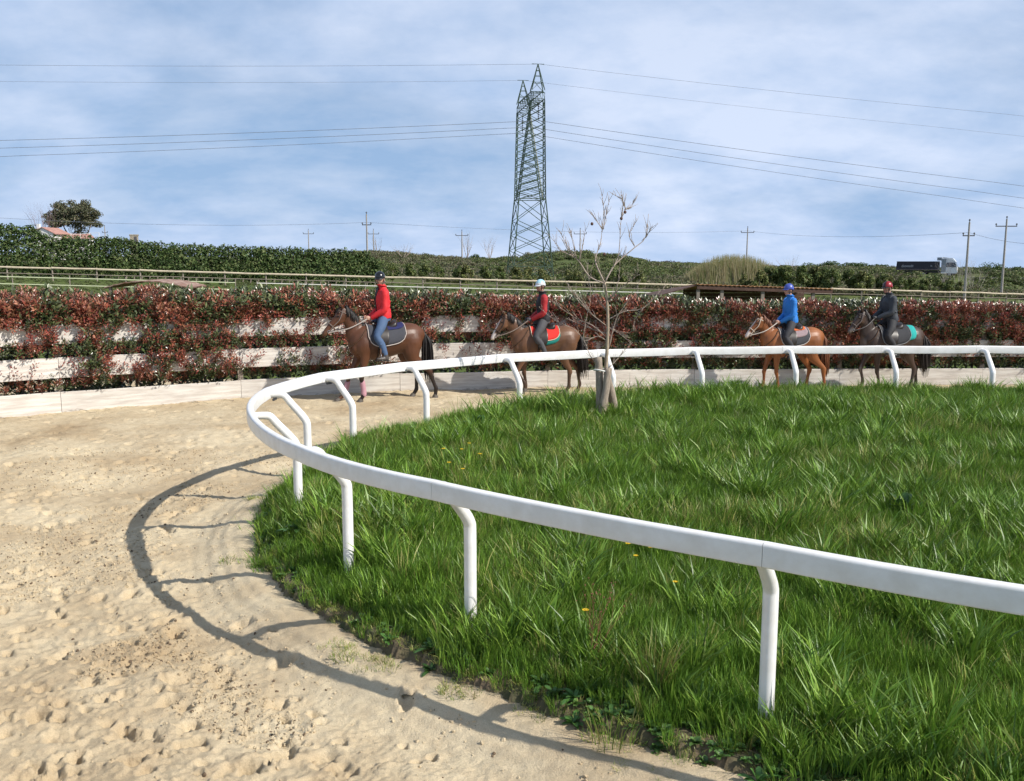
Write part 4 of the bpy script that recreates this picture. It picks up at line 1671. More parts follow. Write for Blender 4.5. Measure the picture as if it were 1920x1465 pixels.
# ------------------------------------------------------------------ pylon, poles and wires
def build_pylon():
    near = Vector((3.75, 135.0, 0))
    far = Vector((1.70, 147.0, 0))
    c = (near + far) / 2
    g = gz(c.x, c.y)
    ax = (far - near).normalized()              # along the top beam
    lx = Vector((ax.y, -ax.x, 0))               # along the wires
    root = empty('lattice_pylon', (c.x, c.y, g))
    tag(root, 'tall green lattice pylon with two pointed peaks carrying the power lines', 'pylon')

    def P(u, v, z):
        return lx * u + ax * v + Vector((0, 0, z))

    zw = 12.2 - g + 0.0
    zb = at(1012, 187, 135).z - g
    zt = at(1010, 120, 135).z - g
    W = 0.12
    m = MB()
    # body: four legs, panels of crossed bracing
    hb, hw_ = 3.15, 2.05
    zs = np.array([0.0, 2.2, 4.6, 6.9, 9.1, zw])
    lev = lambda z: hb + (hw_ - hb) * z / zw
    for i in range(len(zs) - 1):
        a, b = lev(zs[i]), lev(zs[i + 1])
        cr = [(-1, -1), (1, -1), (1, 1), (-1, 1)]
        for k in range(4):
            u0, v0 = cr[k]
            u1, v1 = cr[(k + 1) % 4]
            m.bar(P(u0 * a, v0 * a, zs[i]), P(u0 * b, v0 * b, zs[i + 1]), 0.17)
            m.bar(P(u0 * a, v0 * a, zs[i]), P(u1 * b, v1 * b, zs[i + 1]), 0.09)
            m.bar(P(u1 * a, v1 * a, zs[i]), P(u0 * b, v0 * b, zs[i + 1]), 0.09)
            if i in (0, 4):
                m.bar(P(u0 * b, v0 * b, zs[i + 1]), P(u1 * b, v1 * b, zs[i + 1]), 0.11)
    m.build('body', M_GREENSTEEL, root)
    # two arms from the waist to the ends of the beam
    for sgn, nm in ((-1, 'near'), (1, 'far')):
        m = MB()
        n = 13
        prev = None
        for i in range(n + 1):
            t = i / n
            z = zw + (zb - zw) * t
            hu = 2.05 + (0.95 - 2.05) * t
            v_out = sgn * (2.05 + (6.2 - 2.05) * t)
            v_in = sgn * (0.05 + (5.0 - 0.05) * t)
            ring = [P(-hu, v_out, z), P(hu, v_out, z), P(hu, v_in, z), P(-hu, v_in, z)]
            if prev:
                for k in range(4):
                    m.bar(prev[k], ring[k], 0.14)
                    m.bar(prev[k], ring[(k + 1) % 4], 0.07)
                    m.bar(prev[(k + 1) % 4], ring[k], 0.07)
            prev = ring
        m.build('arm', M_GREENSTEEL, root)
        # peak
        m = MB()
        top = P(0, sgn * 6.0, zt)
        base = [P(-0.95, sgn * 6.3, zb + 1.3), P(0.95, sgn * 6.3, zb + 1.3), P(0.95, sgn * 5.0, zb + 1.3), P(-0.95, sgn * 5.0, zb + 1.3)]
        for k in range(4):
            m.bar(base[k], top, 0.11)
            for t in (0.3, 0.55, 0.75):
                m.bar(base[k].lerp(top, t), base[(k + 1) % 4].lerp(top, t), 0.06)
            m.bar(base[k], base[(k + 1) % 4].lerp(top, 0.4), 0.06)
        m.bar(P(-0.9, sgn * 6.0, zt), P(0.9, sgn * 6.0, zt), 0.06)
        m.build('peak', M_GREENSTEEL, root)
    # top beam
    m = MB()
    n = 8
    prev = None
    for i in range(n + 1):
        v = -6.9 + 13.8 * i / n
        hh = 1.3 if abs(v) < 6.5 else 0.8
        ring = [P(-0.8, v, zb), P(0.8, v, zb), P(0.8, v, zb + hh), P(-0.8, v, zb + hh)]
        if prev:
            for k in range(4):
                m.bar(prev[k], ring[k], 0.11)
                m.bar(prev[k], ring[(k + 1) % 4], 0.05)
        for k in range(4):
            m.bar(ring[k], ring[(k + 1) % 4], 0.06)
        prev = ring
    m.build('beam', M_GREENSTEEL, root)
    zc = at(1020, 227, 135).z - g
    for v in (-6.4, 0.0, 6.4):
        m = MB()
        z = zb
        m.tube([P(0, v, zb), P(0, v, zc)], [0.04], n=6)
        for k in range(9):
            zz = zb - 0.5 - k * 0.26
            m.tube([P(0, v, zz), P(0, v, zz - 0.09)], [0.15, 0.10], n=8)
        m.build('insulator', M_DARKMETAL, root)
    # wires: earth wires at the peaks, conductors under the beam
    base = Vector((c.x, c.y, g))
    wires = [(P(0, -6.0, zt), at(0, 123, 123).z, at(1920, 208, 145).z, 0.018, 'higher thin earth wire from the taller peak'),
             (P(0, 6.0, zt), at(0, 152, 134).z, at(1920, 237, 157).z, 0.016, 'second thin earth wire from the shorter peak'),
             (P(0, -6.4, zc), at(0, 264, 122).z, at(1920, 340, 145).z, 0.030, 'top one of the three thick power lines'),
             (P(0, 0, zc), at(0, 277, 128).z, at(1920, 355, 151).z, 0.030, 'middle one of the three thick power lines'),
             (P(0, 6.4, zc), at(0, 291, 134).z, at(1920, 367, 158).z, 0.030, 'bottom one of the three thick power lines')]
    for (p, zl, zr, rad, lab) in wires:
        p = p + base
        path = []
        for t in np.linspace(-1.7, 2.0, 64):
            # straight along the line's course, sagging both ways from the pylon
            q = p + lx * (74.0 * t)
            dz = (zl - p.z) * (-t) if t < 0 else (zr - p.z) * t
            sag = -0.9 * abs(t) * (1 - min(abs(t), 1.0)) * 1.0
            q.z = p.z + dz + sag + (0.9 * (abs(t) - 1) ** 2 if abs(t) > 1 else 0)
            path.append(q - p)
        m = MB()
        m.tube(path, [rad], n=5, side=(0, 0, 1))
        o = m.build('power_line', M_WIRE, None, loc=p)
        tag(o, lab, 'power line', 'power lines on the pylon')


build_pylon()


def build_poles():
    specs = [(687, 402, 492, 150, 0.14, 'tall single utility pole rising behind the first rider', 'vert'),
             (1818, 417, 536, 118, 0.15, 'nearer utility pole standing just right of the truck', 'vert'),
             (1888, 411, 525, 130, 0.15, 'rightmost utility pole with a wide crossarm', 'cross'),
             (1402, 428, 478, 210, 0.15, 'utility pole rising behind the reeds', 'cross'),
             (866, 434, 488, 220, 0.15, 'utility pole beside two bare trees left of the pylon', 'cross'),
             (700, 432, 478, 250, 0.15, 'small cross pole just right of the tall pole', 'cross'),
             (578, 432, 470, 260, 0.15, 'small pole above the end of the left hedge', 'cross'),
             (1088, 431, 485, 220, 0.15, 'small pole right of the pylon behind the sapling', 'cross'),
             (196, 425, 452, 260, 0.15, 'thin pole right of the big round tree', 'vert')]
    tops = {}
    for px, pt, pb, Y, rad, lab, kind in specs:
        t = at(px, pt, Y)
        g = min(gz(t.x, Y), at(px, pb, Y).z) - 0.3
        H = t.z - g
        root = empty('utility_pole', (t.x, Y, g))
        tag(root, lab, 'utility pole')
        m = MB()
        m.tube([(0, 0, -0.5), (0, 0, H)], [rad * 1.25, rad * 0.75], n=8)
        m.build('pole', M_POLE, root)
        m = MB()
        w = 1.5 if kind == 'cross' else 0.75
        zc = H - 1.0 if kind == 'cross' else H - 1.7
        m.bar((-w, 0, zc), (w, 0, zc), 0.12, 0.14)
        m.build('crossarm', M_DARKMETAL, root)
        for x in (-w + 0.05, 0, w - 0.05):
            m = MB()
            zz = zc if x else H
            m.tube([(x, 0, zz), (x, 0, zz + 0.18), (x, 0, zz + 0.22), (x, 0, zz + 0.40)], [0.05, 0.05, 0.13, 0.08], n=8)
            m.build('insulator', M_DARKMETAL, root)
        tops[px] = Vector((t.x, Y, g + zc + 0.4))
    # low lines strung between the poles
    strung = [(tops[687], at(-120, 401, 120), 'low utility line leaving the tall pole to the left'),
              (tops[687], tops[1402], 'low utility line between the tall pole and the pole behind the reeds'),
              (tops[1402], tops[1818], 'low utility line between the reeds and the pole by the truck'),
              (tops[1818], at(2050, 452, 112), 'low utility line leaving the right pole out of the picture')]
    for a, b, lab in strung:
        path = []
        for t in np.linspace(0, 1, 30):
            q = a.lerp(b, t)
            q.z -= 4 * t * (1 - t) * 0.9
            path.append(q - a)
        m = MB()
        m.tube(path, [0.018], n=4, side=(0, 0, 1))
        tag(m.build('utility_line', M_WIRE, None, loc=a), lab, 'utility line')


build_poles()


# ------------------------------------------------------------------ truck, house, ruin
def build_truck():
    Y = 165.0
    x0 = at(1688, 500, Y).x
    x1 = at(1786, 500, Y).x
    L = x1 - x0
    zt = at(1750, 482, Y).z
    z0 = zt - 3.55
    M_CAB = mat('white_truck_paint', (0.75, 0.76, 0.77), rough=0.3, coat=0.3)
    M_BED = mat('dark_tipper_paint', (0.022, 0.020, 0.032), rough=0.4, var=0.3, vscale=2)
    M_GLASS = mat('dark_glass', (0.02, 0.03, 0.04), rough=0.06, spec=0.8)
    M_TYRE = mat('tyre', (0.02, 0.02, 0.02), rough=0.85)
    M_RIM = mat('grey_rim', (0.35, 0.35, 0.36), rough=0.4, metal=0.6)
    M_GREY = mat('grey_fairing', (0.22, 0.26, 0.30), rough=0.45)
    root = empty('tipper_truck', ((x0 + x1) / 2, Y, z0), R(-30))
    tag(root, 'white cab tipper truck with dark body driving along the far right road', 'truck')
    h = L / 2 / math.cos(R(30)) * 0.93
    m = MB()                                    # tipper body with sloping tail and ribs
    xa, xb = -h, h * 0.42
    V = [(xa + 0.1, -1.2, 1.15), (xb, -1.2, 1.15), (xb, -1.25, 2.75), (xa + 0.25, -1.25, 2.75)]
    V += [(x, -y, z) for x, y, z in V]
    m.add(V, [(0, 1, 2, 3), (7, 6, 5, 4), (0, 4, 5, 1), (1, 5, 6, 2), (3, 7, 4, 0)])
    V2 = [(xa + 0.35, -1.15, 2.752), (xb - 0.1, -1.15, 2.752), (xb - 0.1, 1.15, 2.752), (xa + 0.35, 1.15, 2.752), (xa + 0.35, -1.0, 1.4), (xb - 0.1, -1.0, 1.4), (xb - 0.1, 1.0, 1.4), (xa + 0.35, 1.0, 1.4)]
    m.add(V2, [(0, 1, 5, 4), (1, 2, 6, 5), (2, 3, 7, 6), (3, 0, 4, 7), (4, 5, 6, 7)])
    for y in (-1.25, 1.25):
        m.box((xa + 0.2, min(y, y * 1.05), 2.62), (xb, max(y, y * 1.05), 2.76))
        m.box((xa + 0.1, min(y, y * 1.04), 1.30), (xb, max(y, y * 1.04), 1.40))
    bed = m.build('tipper_body', M_BED, root)
    m = MB()
    m.box((xa + 0.05, -1.29, 1.31), (xb, -1.315, 1.36))
    m.build('stripe', mat('pale_red_stripe', (0.40, 0.28, 0.28), rough=0.5), bed)
    cu = bpy.data.curves.new('lettering', 'FONT')
    cu.body = 'Emmelli'
    cu.size = 0.62
    cu.shear = 0.3
    cu.extrude = 0.01
    tmp = bpy.data.objects.new('tmp', cu)
    COL.objects.link(tmp)
    tm = bpy.data.meshes.new_from_object(tmp.evaluated_get(bpy.context.evaluated_depsgraph_get()))
    bpy.data.objects.remove(tmp)
    to = link('lettering', tm, mat('pale_lettering', (0.5, 0.5, 0.55), rough=0.5), bed)
    to.location = (xa + 1.0, -1.27, 1.72)
    to.rotation_euler = (math.pi / 2, 0, 0)
    m = MB()
    for k in range(8):
        a = k / 8 * 6.283
        m.bar((0, 0, 0), (0.2 * math.cos(a), 0, 0.2 * math.sin(a)), 0.05, 0.02)
    e = m.build('emblem', MATS['pale_lettering'], bed)
    e.location = (xb - 1.2, -1.275, 1.95)
    m = MB()
    m.box((xa + 0.6, -0.45, 0.75), (h - 0.3, 0.45, 1.10))
    m.build('chassis', M_DARKMETAL, root)
    # cab
    m = MB()
    c0, c1 = h * 0.50, h
    V = [(c0, -1.22, 0.65), (c1, -1.22, 0.65), (c1, -1.22, 1.75), (c1 - 0.28, -1.20, 2.75), (c1 - 0.75, -1.10, 3.30), (c0 + 0.15, -1.05, 3.52), (c0, -1.10, 3.45)]
    n = len(V)
    V += [(x, -y, z) for x, y, z in V]
    F = [tuple(range(n)), tuple(reversed(range(n, 2 * n)))] + [(i, (i + n), ((i + 1) % n) + n, (i + 1) % n) for i in range(n)]
    m.add(V, F)
    cab = m.build('cab', M_CAB, root)
    m = MB()
    m.add([(c1 - 0.005, -1.10, 1.80), (c1 - 0.005, 1.10, 1.80), (c1 - 0.26, 1.08, 2.68), (c1 - 0.26, -1.08, 2.68), (c1 + 0.015, -1.10, 1.80), (c1 + 0.015, 1.10, 1.80), (c1 - 0.24, 1.08, 2.68), (c1 - 0.24, -1.08, 2.68)],
          [(4, 5, 6, 7), (0, 3, 2, 1), (0, 1, 5, 4), (1, 2, 6, 5), (2, 3, 7, 6), (3, 0, 4, 7)])
    m.build('windscreen', M_GLASS, cab)
    m = MB()
    m.add([(c0 + 0.85, -1.235, 1.75), (c1 - 0.12, -1.235, 1.75), (c1 - 0.36, -1.225, 2.55), (c0 + 0.85, -1.225, 2.55), (c0 + 0.85, -1.20, 1.75), (c1 - 0.12, -1.20, 1.75), (c1 - 0.36, -1.19, 2.55), (c0 + 0.85, -1.19, 2.55)],
          [(0, 1, 2, 3), (7, 6, 5, 4), (0, 4, 5, 1), (1, 5, 6, 2), (2, 6, 7, 3), (3, 7, 4, 0)])
    m.build('side_window', M_GLASS, cab)
    m = MB()
    m.box((c0 - 0.02, -1.27, 0.9), (c0 + 0.75, -1.225, 3.2))
    m.build('fairing', M_GREY, cab)
    m = MB()
    m.box((c0 - 0.75, -0.9, 2.9), (c0 - 0.03, 0.9, 3.45))
    m.build('intake', M_GREY, root)
    m = MB()
    m.box((c1 - 0.02, -1.15, 0.75), (c1 + 0.05, 1.15, 1.05))
    m.build('bumper', M_GREY, cab)
    for y in (-0.9, 0.9):
        m = MB()
        m.box((c1 + 0.052, y - 0.2, 0.82), (c1 + 0.09, y + 0.2, 1.0))
        m.build('headlight', mat('lamp_glass', (0.8, 0.8, 0.8), rough=0.1), cab)
    for x in (h * 0.78, -h * 0.05, -h * 0.42, -h * 0.70):
        for y in (-1.0, 1.0):
            m = MB()
            m.tube([(x, y - 0.16, 0.5), (x, y - 0.15, 0.5), (x, y + 0.15, 0.5), (x, y + 0.16, 0.5)], [0.45, 0.5, 0.5, 0.45], n=20, side=(0, 0, 1))
            w = m.build('wheel', M_TYRE, root)
            m = MB()
            s = -1 if y < 0 else 1
            m.tube([(x, y + s * 0.155, 0.5), (x, y + s * 0.18, 0.5)], [0.26, 0.22], n=16, side=(0, 0, 1))
            m.build('rim', M_RIM, w)
    # the road under it, on its low bank
    m = MB()
    V, F = [], []
    n = 30
    for k in range(n + 1):
        x = 48 + (170 - 48) * k / n
        yy = Y - (x - (x0 + x1) / 2) * math.tan(R(14))
        V += [(x, yy - 3.8, z0 - 0.01), (x, yy + 3.8, z0 - 0.01), (x, yy - 7, z0 - 2.2), (x, yy + 7, z0 - 2.2)]
    for k in range(n):
        a, b = 4 * k, 4 * k + 4
        F += [(a, b, b + 1, a + 1), (a, a + 2, b + 2, b), (a + 1, b + 1, b + 3, a + 3)]
    m.add(V, F)
    o = m.build('road', mat('asphalt', (0.055, 0.055, 0.055), rough=0.9, var=0.2))
    tag(o, kind='structure')


build_truck()


def build_house():
    Y = 170.0
    M_WALL = mat('white_plaster', (0.74, 0.72, 0.68), rough=0.9, var=0.1)
    M_TILE = mat('pinkish_roof_tile', (0.38, 0.20, 0.16), rough=0.9, var=0.4, vscale=2, bump=0.4)
    p = at(82, 470, Y)
    g = min(gz(p.x, Y), p.z) - 1.5
    ztop = at(82, 427, Y).z
    H = ztop - g
    root = empty('white_house', (p.x, Y, g))
    tag(root, 'small white house with pinkish tiled roof half hidden by the left hedge', 'house')
    m = MB()
    V = [(-2.0, 0, 0), (2.0, 0, 0), (2.0, 0, H - 1.0), (0, 0, H), (-2.0, 0, H - 1.0), (-2.0, 6, 0), (2.0, 6, 0), (2.0, 6, H - 1.0), (0, 6, H), (-2.0, 6, H - 1.0)]
    m.add(V, [(0, 1, 2, 3, 4), (9, 8, 7, 6, 5), (0, 5, 6, 1), (1, 6, 7, 2), (4, 9, 5, 0)])
    m.build('wall', M_WALL, root)
    m = MB()
    for s in (-1, 1):
        V = [(0, -0.2, H + 0.12), (s * 2.4, -0.2, H - 1.08), (s * 2.4, 6.2, H - 1.08), (0, 6.2, H + 0.12)]
        V += [(x, y, z - 0.12) for x, y, z in V]
        m.add(V, [(0, 1, 2, 3), (4, 7, 6, 5), (0, 4, 5, 1), (1, 5, 6, 2), (2, 6, 7, 3)])
    rf = m.build('roof', M_TILE, root)
    m = MB()
    m.box((-1.5, 1.0, H - 0.4), (-1.0, 1.5, H + 0.7))
    m.build('chimney', M_WALL, rf)
    m = MB()
    m.box((-0.45, -0.03, H - 2.4), (0.45, 0.01, H - 1.3))
    m.build('window', mat('house_window', (0.05, 0.06, 0.07), rough=0.2), root)
    # long low wing with a tiled roof, to the right
    p2 = at(118, 446, Y)
    root2 = empty('tiled_barn', (p2.x, Y + 3, g))
    tag(root2, 'long low building with pinkish tiled roof right of the white house', 'barn')
    H2 = at(118, 437, Y).z - g
    m = MB()
    m.box((-2.6, 0, 0), (2.6, 4, H2 - 0.9))
    m.build('wall', M_WALL, root2)
    m = MB()
    V = [(-2.8, -0.3, H2 - 0.95), (2.8, -0.3, H2 - 0.95), (2.8, 2, H2), (-2.8, 2, H2), (2.8, 4.3, H2 - 0.95), (-2.8, 4.3, H2 - 0.95)]
    m.add(V, [(0, 1, 2, 3), (3, 2, 4, 5), (0, 5, 4, 1), (0, 3, 5), (1, 4, 2)])
    m.build('roof', M_TILE, root2)
    # frame of a greenhouse
    root3 = empty('pipe_frame', (at(150, 446, Y).x, Y + 2, g))
    tag(root3, 'thin white pipe frame in front of the big round tree', 'frame')
    H3 = at(150, 436, Y).z - g
    for k in range(4):
        m = MB()
        x = -2.6 + 1.75 * k
        m.tube([(x, 0, 0), (x, 0, H3)], [0.05], n=6)
        m.build('upright', M_WHITE_TAPE, root3)
    m = MB()
    m.bar((-2.6, 0, H3 - 0.35), (2.6, 0, H3), 0.07)
    m.build('top_bar', M_WHITE_TAPE, root3)
    # roofless square tower
    Y = 180.0
    p = at(251, 440, Y)
    g = gz(p.x, Y) - 0.5
    H = p.z - g
    hw = 7.2 / F_PX * Y
    M_STONE = mat('old_stone', (0.30, 0.26, 0.20), rough=0.95, var=0.4, vscale=3, bump=0.6)
    root = empty('square_tower', (p.x, Y, g), R(24))
    tag(root, 'small square stone tower with a dark opening above the left hedge', 'tower')
    m = MB()
    m.box((-hw, -hw * .8, 0), (hw, hw * .8, H - 0.25))
    m.build('wall', M_STONE, root)
    m = MB()
    m.box((-hw * 1.12, -hw * .92, H - 0.248), (hw * 1.12, hw * .92, H))
    m.build('cap', M_STONE, root)
    m = MB()
    m.box((-hw * 0.1, -hw * .8 - 0.03, H - 1.9), (hw * 0.62, -hw * .8 + 0.02, H - 0.45))
    m.build('opening', M_DARKMETAL, root)


build_house()


# ------------------------------------------------------------------ sapling with its stakes, weeds and flowers
def island_z(x, y):
    d = signed_rail(np.array([x]), np.array([y]), 2)
    return float(turf_z(np.array([x]), np.array([y]), d)[0])


def build_sapling():
    Y = 13.4
    x0 = (1131 - 960) / F_PX * Y
    z0 = island_z(x0, Y)
    off = Vector((x0, Y, z0))
    root = empty('young_tree', off)
    tag(root, 'leafless young tree tied to wooden stakes on the grass', 'tree')
    r = np.random.default_rng(17)

    def q(px, py, dy=0.0):
        return at(px, py, Y + dy) - off

    m = MB()
    m.tube([Vector((0.03, 0, -0.1)), q(1136, 700), q(1139, 640), q(1140, 600), q(1138, 560), q(1134, 530)], [0.033, 0.029, 0.024, 0.021, 0.019, 0.016], n=9, sub=4)
    tr = m.build('trunk', mat('sapling_bark', (0.34, 0.27, 0.19), rough=0.85, var=0.35, vscale=14, bump=0.4), root, smooth=True)
    limbs = [[(1134, 530), (1118, 495), (1118, 480), (1126, 455), (1130, 430)], [(1130, 430), (1138, 400), (1141, 375)], [(1130, 430), (1118, 415), (1102, 393)],
             [(1130, 432), (1133, 395), (1129, 360)],
             [(1134, 530), (1150, 500), (1165, 485), (1190, 463), (1210, 445), (1217, 400)], [(1150, 500), (1160, 478), (1163, 440), (1166, 410), (1172, 393)],
             [(1172, 393), (1165, 375), (1147, 362)], [(1172, 393), (1183, 390), (1190, 374)], [(1166, 410), (1168, 380), (1164, 360)], [(1210, 445), (1218, 435), (1219, 428)],
             [(1190, 463), (1180, 440), (1190, 420)],
             [(1134, 532), (1105, 520), (1085, 490), (1070, 478), (1055, 450)], [(1078, 482), (1062, 462), (1048, 432)], [(1080, 485), (1074, 455), (1069, 428)],
             [(1085, 490), (1092, 460), (1096, 432)], [(1070, 478), (1050, 470), (1040, 452)],
             [(1140, 560), (1165, 540), (1185, 525), (1200, 515)], [(1140, 600), (1170, 585), (1205, 580), (1230, 555), (1248, 535)], [(1205, 580), (1190, 600), (1186, 620)],
             [(1138, 585), (1120, 560), (1105, 530), (1103, 498)], [(1138, 612), (1105, 585), (1080, 560), (1065, 540)],
             [(1139, 635), (1110, 610), (1085, 600), (1055, 580), (1040, 570)], [(1138, 625), (1112, 618), (1080, 605), (1060, 597)], [(1140, 640), (1120, 630), (1095, 640), (1100, 600), (1108, 560), (1105, 520)],
             [(1122, 690), (1105, 665), (1098, 645), (1080, 620), (1040, 600), (1010, 575)], [(1140, 690), (1158, 675), (1172, 655)], [(1140, 612), (1160, 625), (1178, 640)],
             [(1138, 570), (1155, 545), (1162, 500)], [(1105, 585), (1085, 560), (1072, 545)], [(1140, 655), (1148, 620), (1160, 590), (1175, 570), (1190, 540)]]
    for k, l in enumerate(limbs):
        m = MB()
        dy = (r.random() - 0.5) * 0.9
        pts = [q(px, py, dy * i / len(l)) + Vector(((r.random() - .5) * 0.02, 0, (r.random() - .5) * 0.02)) for i, (px, py) in enumerate(l)]
        r0 = 0.0135 if k in (0, 4, 11) else 0.0078
        m.tube(pts, [r0 * (1 - 0.72 * i / (len(pts) - 1)) for i in range(len(pts))], n=6, sub=3)
        # side twigs and buds
        for s in range(12):
            i = int(r.integers(0, len(pts) - 1))
            a = pts[i].lerp(pts[i + 1], r.random())
            d = ((pts[i + 1] - pts[i]).normalized() + Vector(((r.random() - .5) * 1.3, (r.random() - .5) * 1.2, 0.25 + 0.3 * r.random()))).normalized() * (0.05 + 0.16 * r.random())
            m.tube([a, a + d * 0.6 + Vector((0.008, 0, 0)), a + d], [0.0032, 0.0025, 0.0018], n=4)
        for s in range(6):
            i = int(r.integers(max(0, len(pts) - 3), len(pts) - 1))
            a = pts[i].lerp(pts[i + 1], r.random())
            m.ball(a + Vector(((r.random() - .5) * .012, 0, 0)), 0.008, n=5, m=4)
        b = m.build('branch', M_TWIG, root, smooth=True)
    for (px, py) in ((1110, 420), (1172, 398), (1165, 410), (1133, 477)):
        m = MB()
        m.ball(q(px, py), (0.022, 0.02, 0.025), n=8, m=6)
        m.build('dry_leaf', mat('dry_leaf', (0.10, 0.05, 0.035), rough=0.9), root)
    # three stakes and the tie
    sroot = empty('tree_stakes', off)
    tag(sroot, 'three rough wooden stakes bound together round the young tree', 'stakes')
    M_STAKE = mat('rough_stake', (0.30, 0.245, 0.19), rough=0.95, var=0.45, vscale=9, bump=0.9, bscale=30, stretch=(5, 5, 1))
    for (a, b, ra, rb, dy) in (((1126, 802), (1122, 670), 0.062, 0.055, -0.02), ((1124, 800), (1142, 690), 0.062, 0.055, -0.14), ((1163, 790), (1138, 700), 0.058, 0.050, 0.10), ((1137, 790), (1139, 712), 0.04, 0.035, 0.12)):
        m = MB()
        A, B = q(*a, dy), q(*b, dy * .5)
        A.z = -0.1
        pts = [A.lerp(B, t) + Vector(((r.random() - .5) * .016, (r.random() - .5) * .016, 0)) for t in np.linspace(0, 1, 7)]
        m.tube(pts, [ra + (rb - ra) * t + (r.random() - .5) * 0.008 for t in np.linspace(0, 1, 7)], n=10, sub=2)
        m.build('stake', M_STAKE, sroot, smooth=True)
    c = q(1128, 694)
    m = MB()
    m.tube([c + Vector((0.115 * math.cos(a), 0.10 * math.sin(a), 0.012 * math.sin(2 * a))) for a in np.linspace(0, 6.283, 24, endpoint=False)], [0.012], n=6, side=(0, 0, 1), closed=True)
    m.build('tie', M_WHITE_TAPE, sroot)


build_sapling()


def build_weeds():
    r = np.random.default_rng(23)
    M_YEL = mat('yellow_petal', (0.80, 0.55, 0.02), rough=0.6, translucent=0.3)
    M_STEM = mat('weed_stem', (0.09, 0.16, 0.04), rough=0.7)
    M_DRY = mat('dry_weed', (0.20, 0.085, 0.05), rough=0.9)

    def on_grass(px, py, lift):
        # the spot on the turf whose point lifted by lift shows at the pixel
        lo, hi = 3.5, 16.0
        for _ in range(40):
            Y = (lo + hi) / 2
            p = at(px, py, Y)
            if p.z - lift > island_z(p.x, Y):
                lo = Y
            else:
                hi = Y
        return p.x, Y, island_z(p.x, Y)

    flowers = [(1178, 1020, 'yellow flower just under the near rail, left one of a pair'), (1221, 1027, 'yellow flower just under the near rail, right one of a pair'),
               (1192, 1043, 'smaller yellow flower below the pair under the near rail'), (1266, 1092, 'pale yellow flower right of the pair under the near rail'),
               (1098, 1145, 'tiny yellow flower at the top of the dry brown weed'),
               (832, 842, 'leftmost yellow flower of the patch right of the bend'), (866, 843, 'yellow flower in the middle of the patch right of the bend'),
               (880, 832, 'highest yellow flower of the patch right of the bend'), (900, 852, 'rightmost yellow flower of the patch right of the bend'),
               (842, 868, 'lowest yellow flower of the patch right of the bend'), (868, 880, 'yellow flower below the patch right of the bend')]
    for px, py, lab in flowers:
        x, y, z = on_grass(px, py, 0.33)
        root = empty('yellow_flower', (x, y, z))
        tag(root, lab, 'flower', 'yellow wild flowers in the grass')
        m = MB()
        m.tube([(0, 0, -0.02), (0.01, 0, 0.18), (0, 0, 0.33)], [0.003, 0.003, 0.002], n=5)
        m.build('stem', M_STEM, root)
        m = MB()
        n = 12
        s = 0.019 + 0.008 * r.random()
        for k in range(n):
            a = k / n * 6.283
            b = a + 0.42
            m.add([(0, 0, 0.33), (s * math.cos(a), s * math.sin(a) - 0.004, 0.340), (s * 1.1 * math.cos((a + b) / 2), s * 1.1 * math.sin((a + b) / 2) - 0.005, 0.338), (s * math.cos(b), s * math.sin(b) - .004, 0.340)], [(0, 1, 2, 3)])
        m.ball((0, 0, 0.334), (s * .4, s * .4, s * .3), n=8, m=5)
        m.build('petals', M_YEL, root)

    # broad leaved docks
    docks = [(1690, 955, 0.30, 22, 'broad leaved dark weed on the lawn above the near rail at the right'), (560, 985, 0.19, 16, 'broad leaved weed beside the second post at the bend'),
             (760, 812, 0.16, 16, 'broad leaved weed in the grass tip right of the third far post'), (900, 800, 0.34, 26, 'dark leafy weed left of the young tree'),
             (1420, 1448, 0.12, 14, 'leafy weed at the bottom edge below the nearest post')]
    for px, py, L, n, lab in docks:
        x, y, z = on_grass(px, py, 0.12)
        root = empty('dock_weed', (x, y, z + 0.06))
        tag(root, lab, 'weed')
        link('leaves', leaf_rosette(r, n, L, L * 0.27, (0.06, 0.14, 0.032), up=1.15), M_LEAF, root)
    # dry brown weed
    x, y, z = on_grass(1105, 1240, 0.05)
    root = empty('dry_weed', (x, y, z))
    tag(root, 'dry reddish brown weed standing in the near grass', 'weed')
    m = MB()
    for q in range(4):
        a = r.random() * 6.28
        bare_branches(m, r, (0.02 * math.cos(a), 0.02 * math.sin(a), 0), (0.25 * math.cos(a), 0.25 * math.sin(a), 1), 0.36, 0.005, 2, 0.5, 2, 0.2, 4)
    for q in range(60):
        v = m.v[int(r.integers(len(m.v)))]
        m.ball(v, (0.006, 0.006, 0.004), n=5, m=3)
    m.build('stalks', M_DRY, root)
    # yellow green clump and the thin tall weed by the far rail
    for px, py, lift, h, n, cols, rad, lab in ((1222, 1290, 0.05, 0.55, 150, [G4, (0.22, 0.21, 0.06), G3], 0.12, 'clump of thin yellowing stems in the near grass'),
                                               (862, 770, 0.05, 0.80, 40, [G4, G3, (0.14, 0.20, 0.05)], 0.10, 'thin feathery weed rising in front of the rail'),
                                               (1150, 1400, 0.0, 0.40, 50, [G3, G4, G2], 0.14, 'spiky grass clump at the near sand edge')):
        x, y, z = on_grass(px, py, lift)
        root = empty('grass_clump', (x, y, z))
        tag(root, lab, 'grass clump')
        link('blades', blade_tuft(r, n, h * 0.55, h, 0.006, 0.1, cols, lean=0.35, radius=rad), M_GRASS, root)


build_weeds()


# ------------------------------------------------------------------ horses and riders
def mix(a, b, t):
    return np.asarray(a) * (1 - t) + np.asarray(b) * t


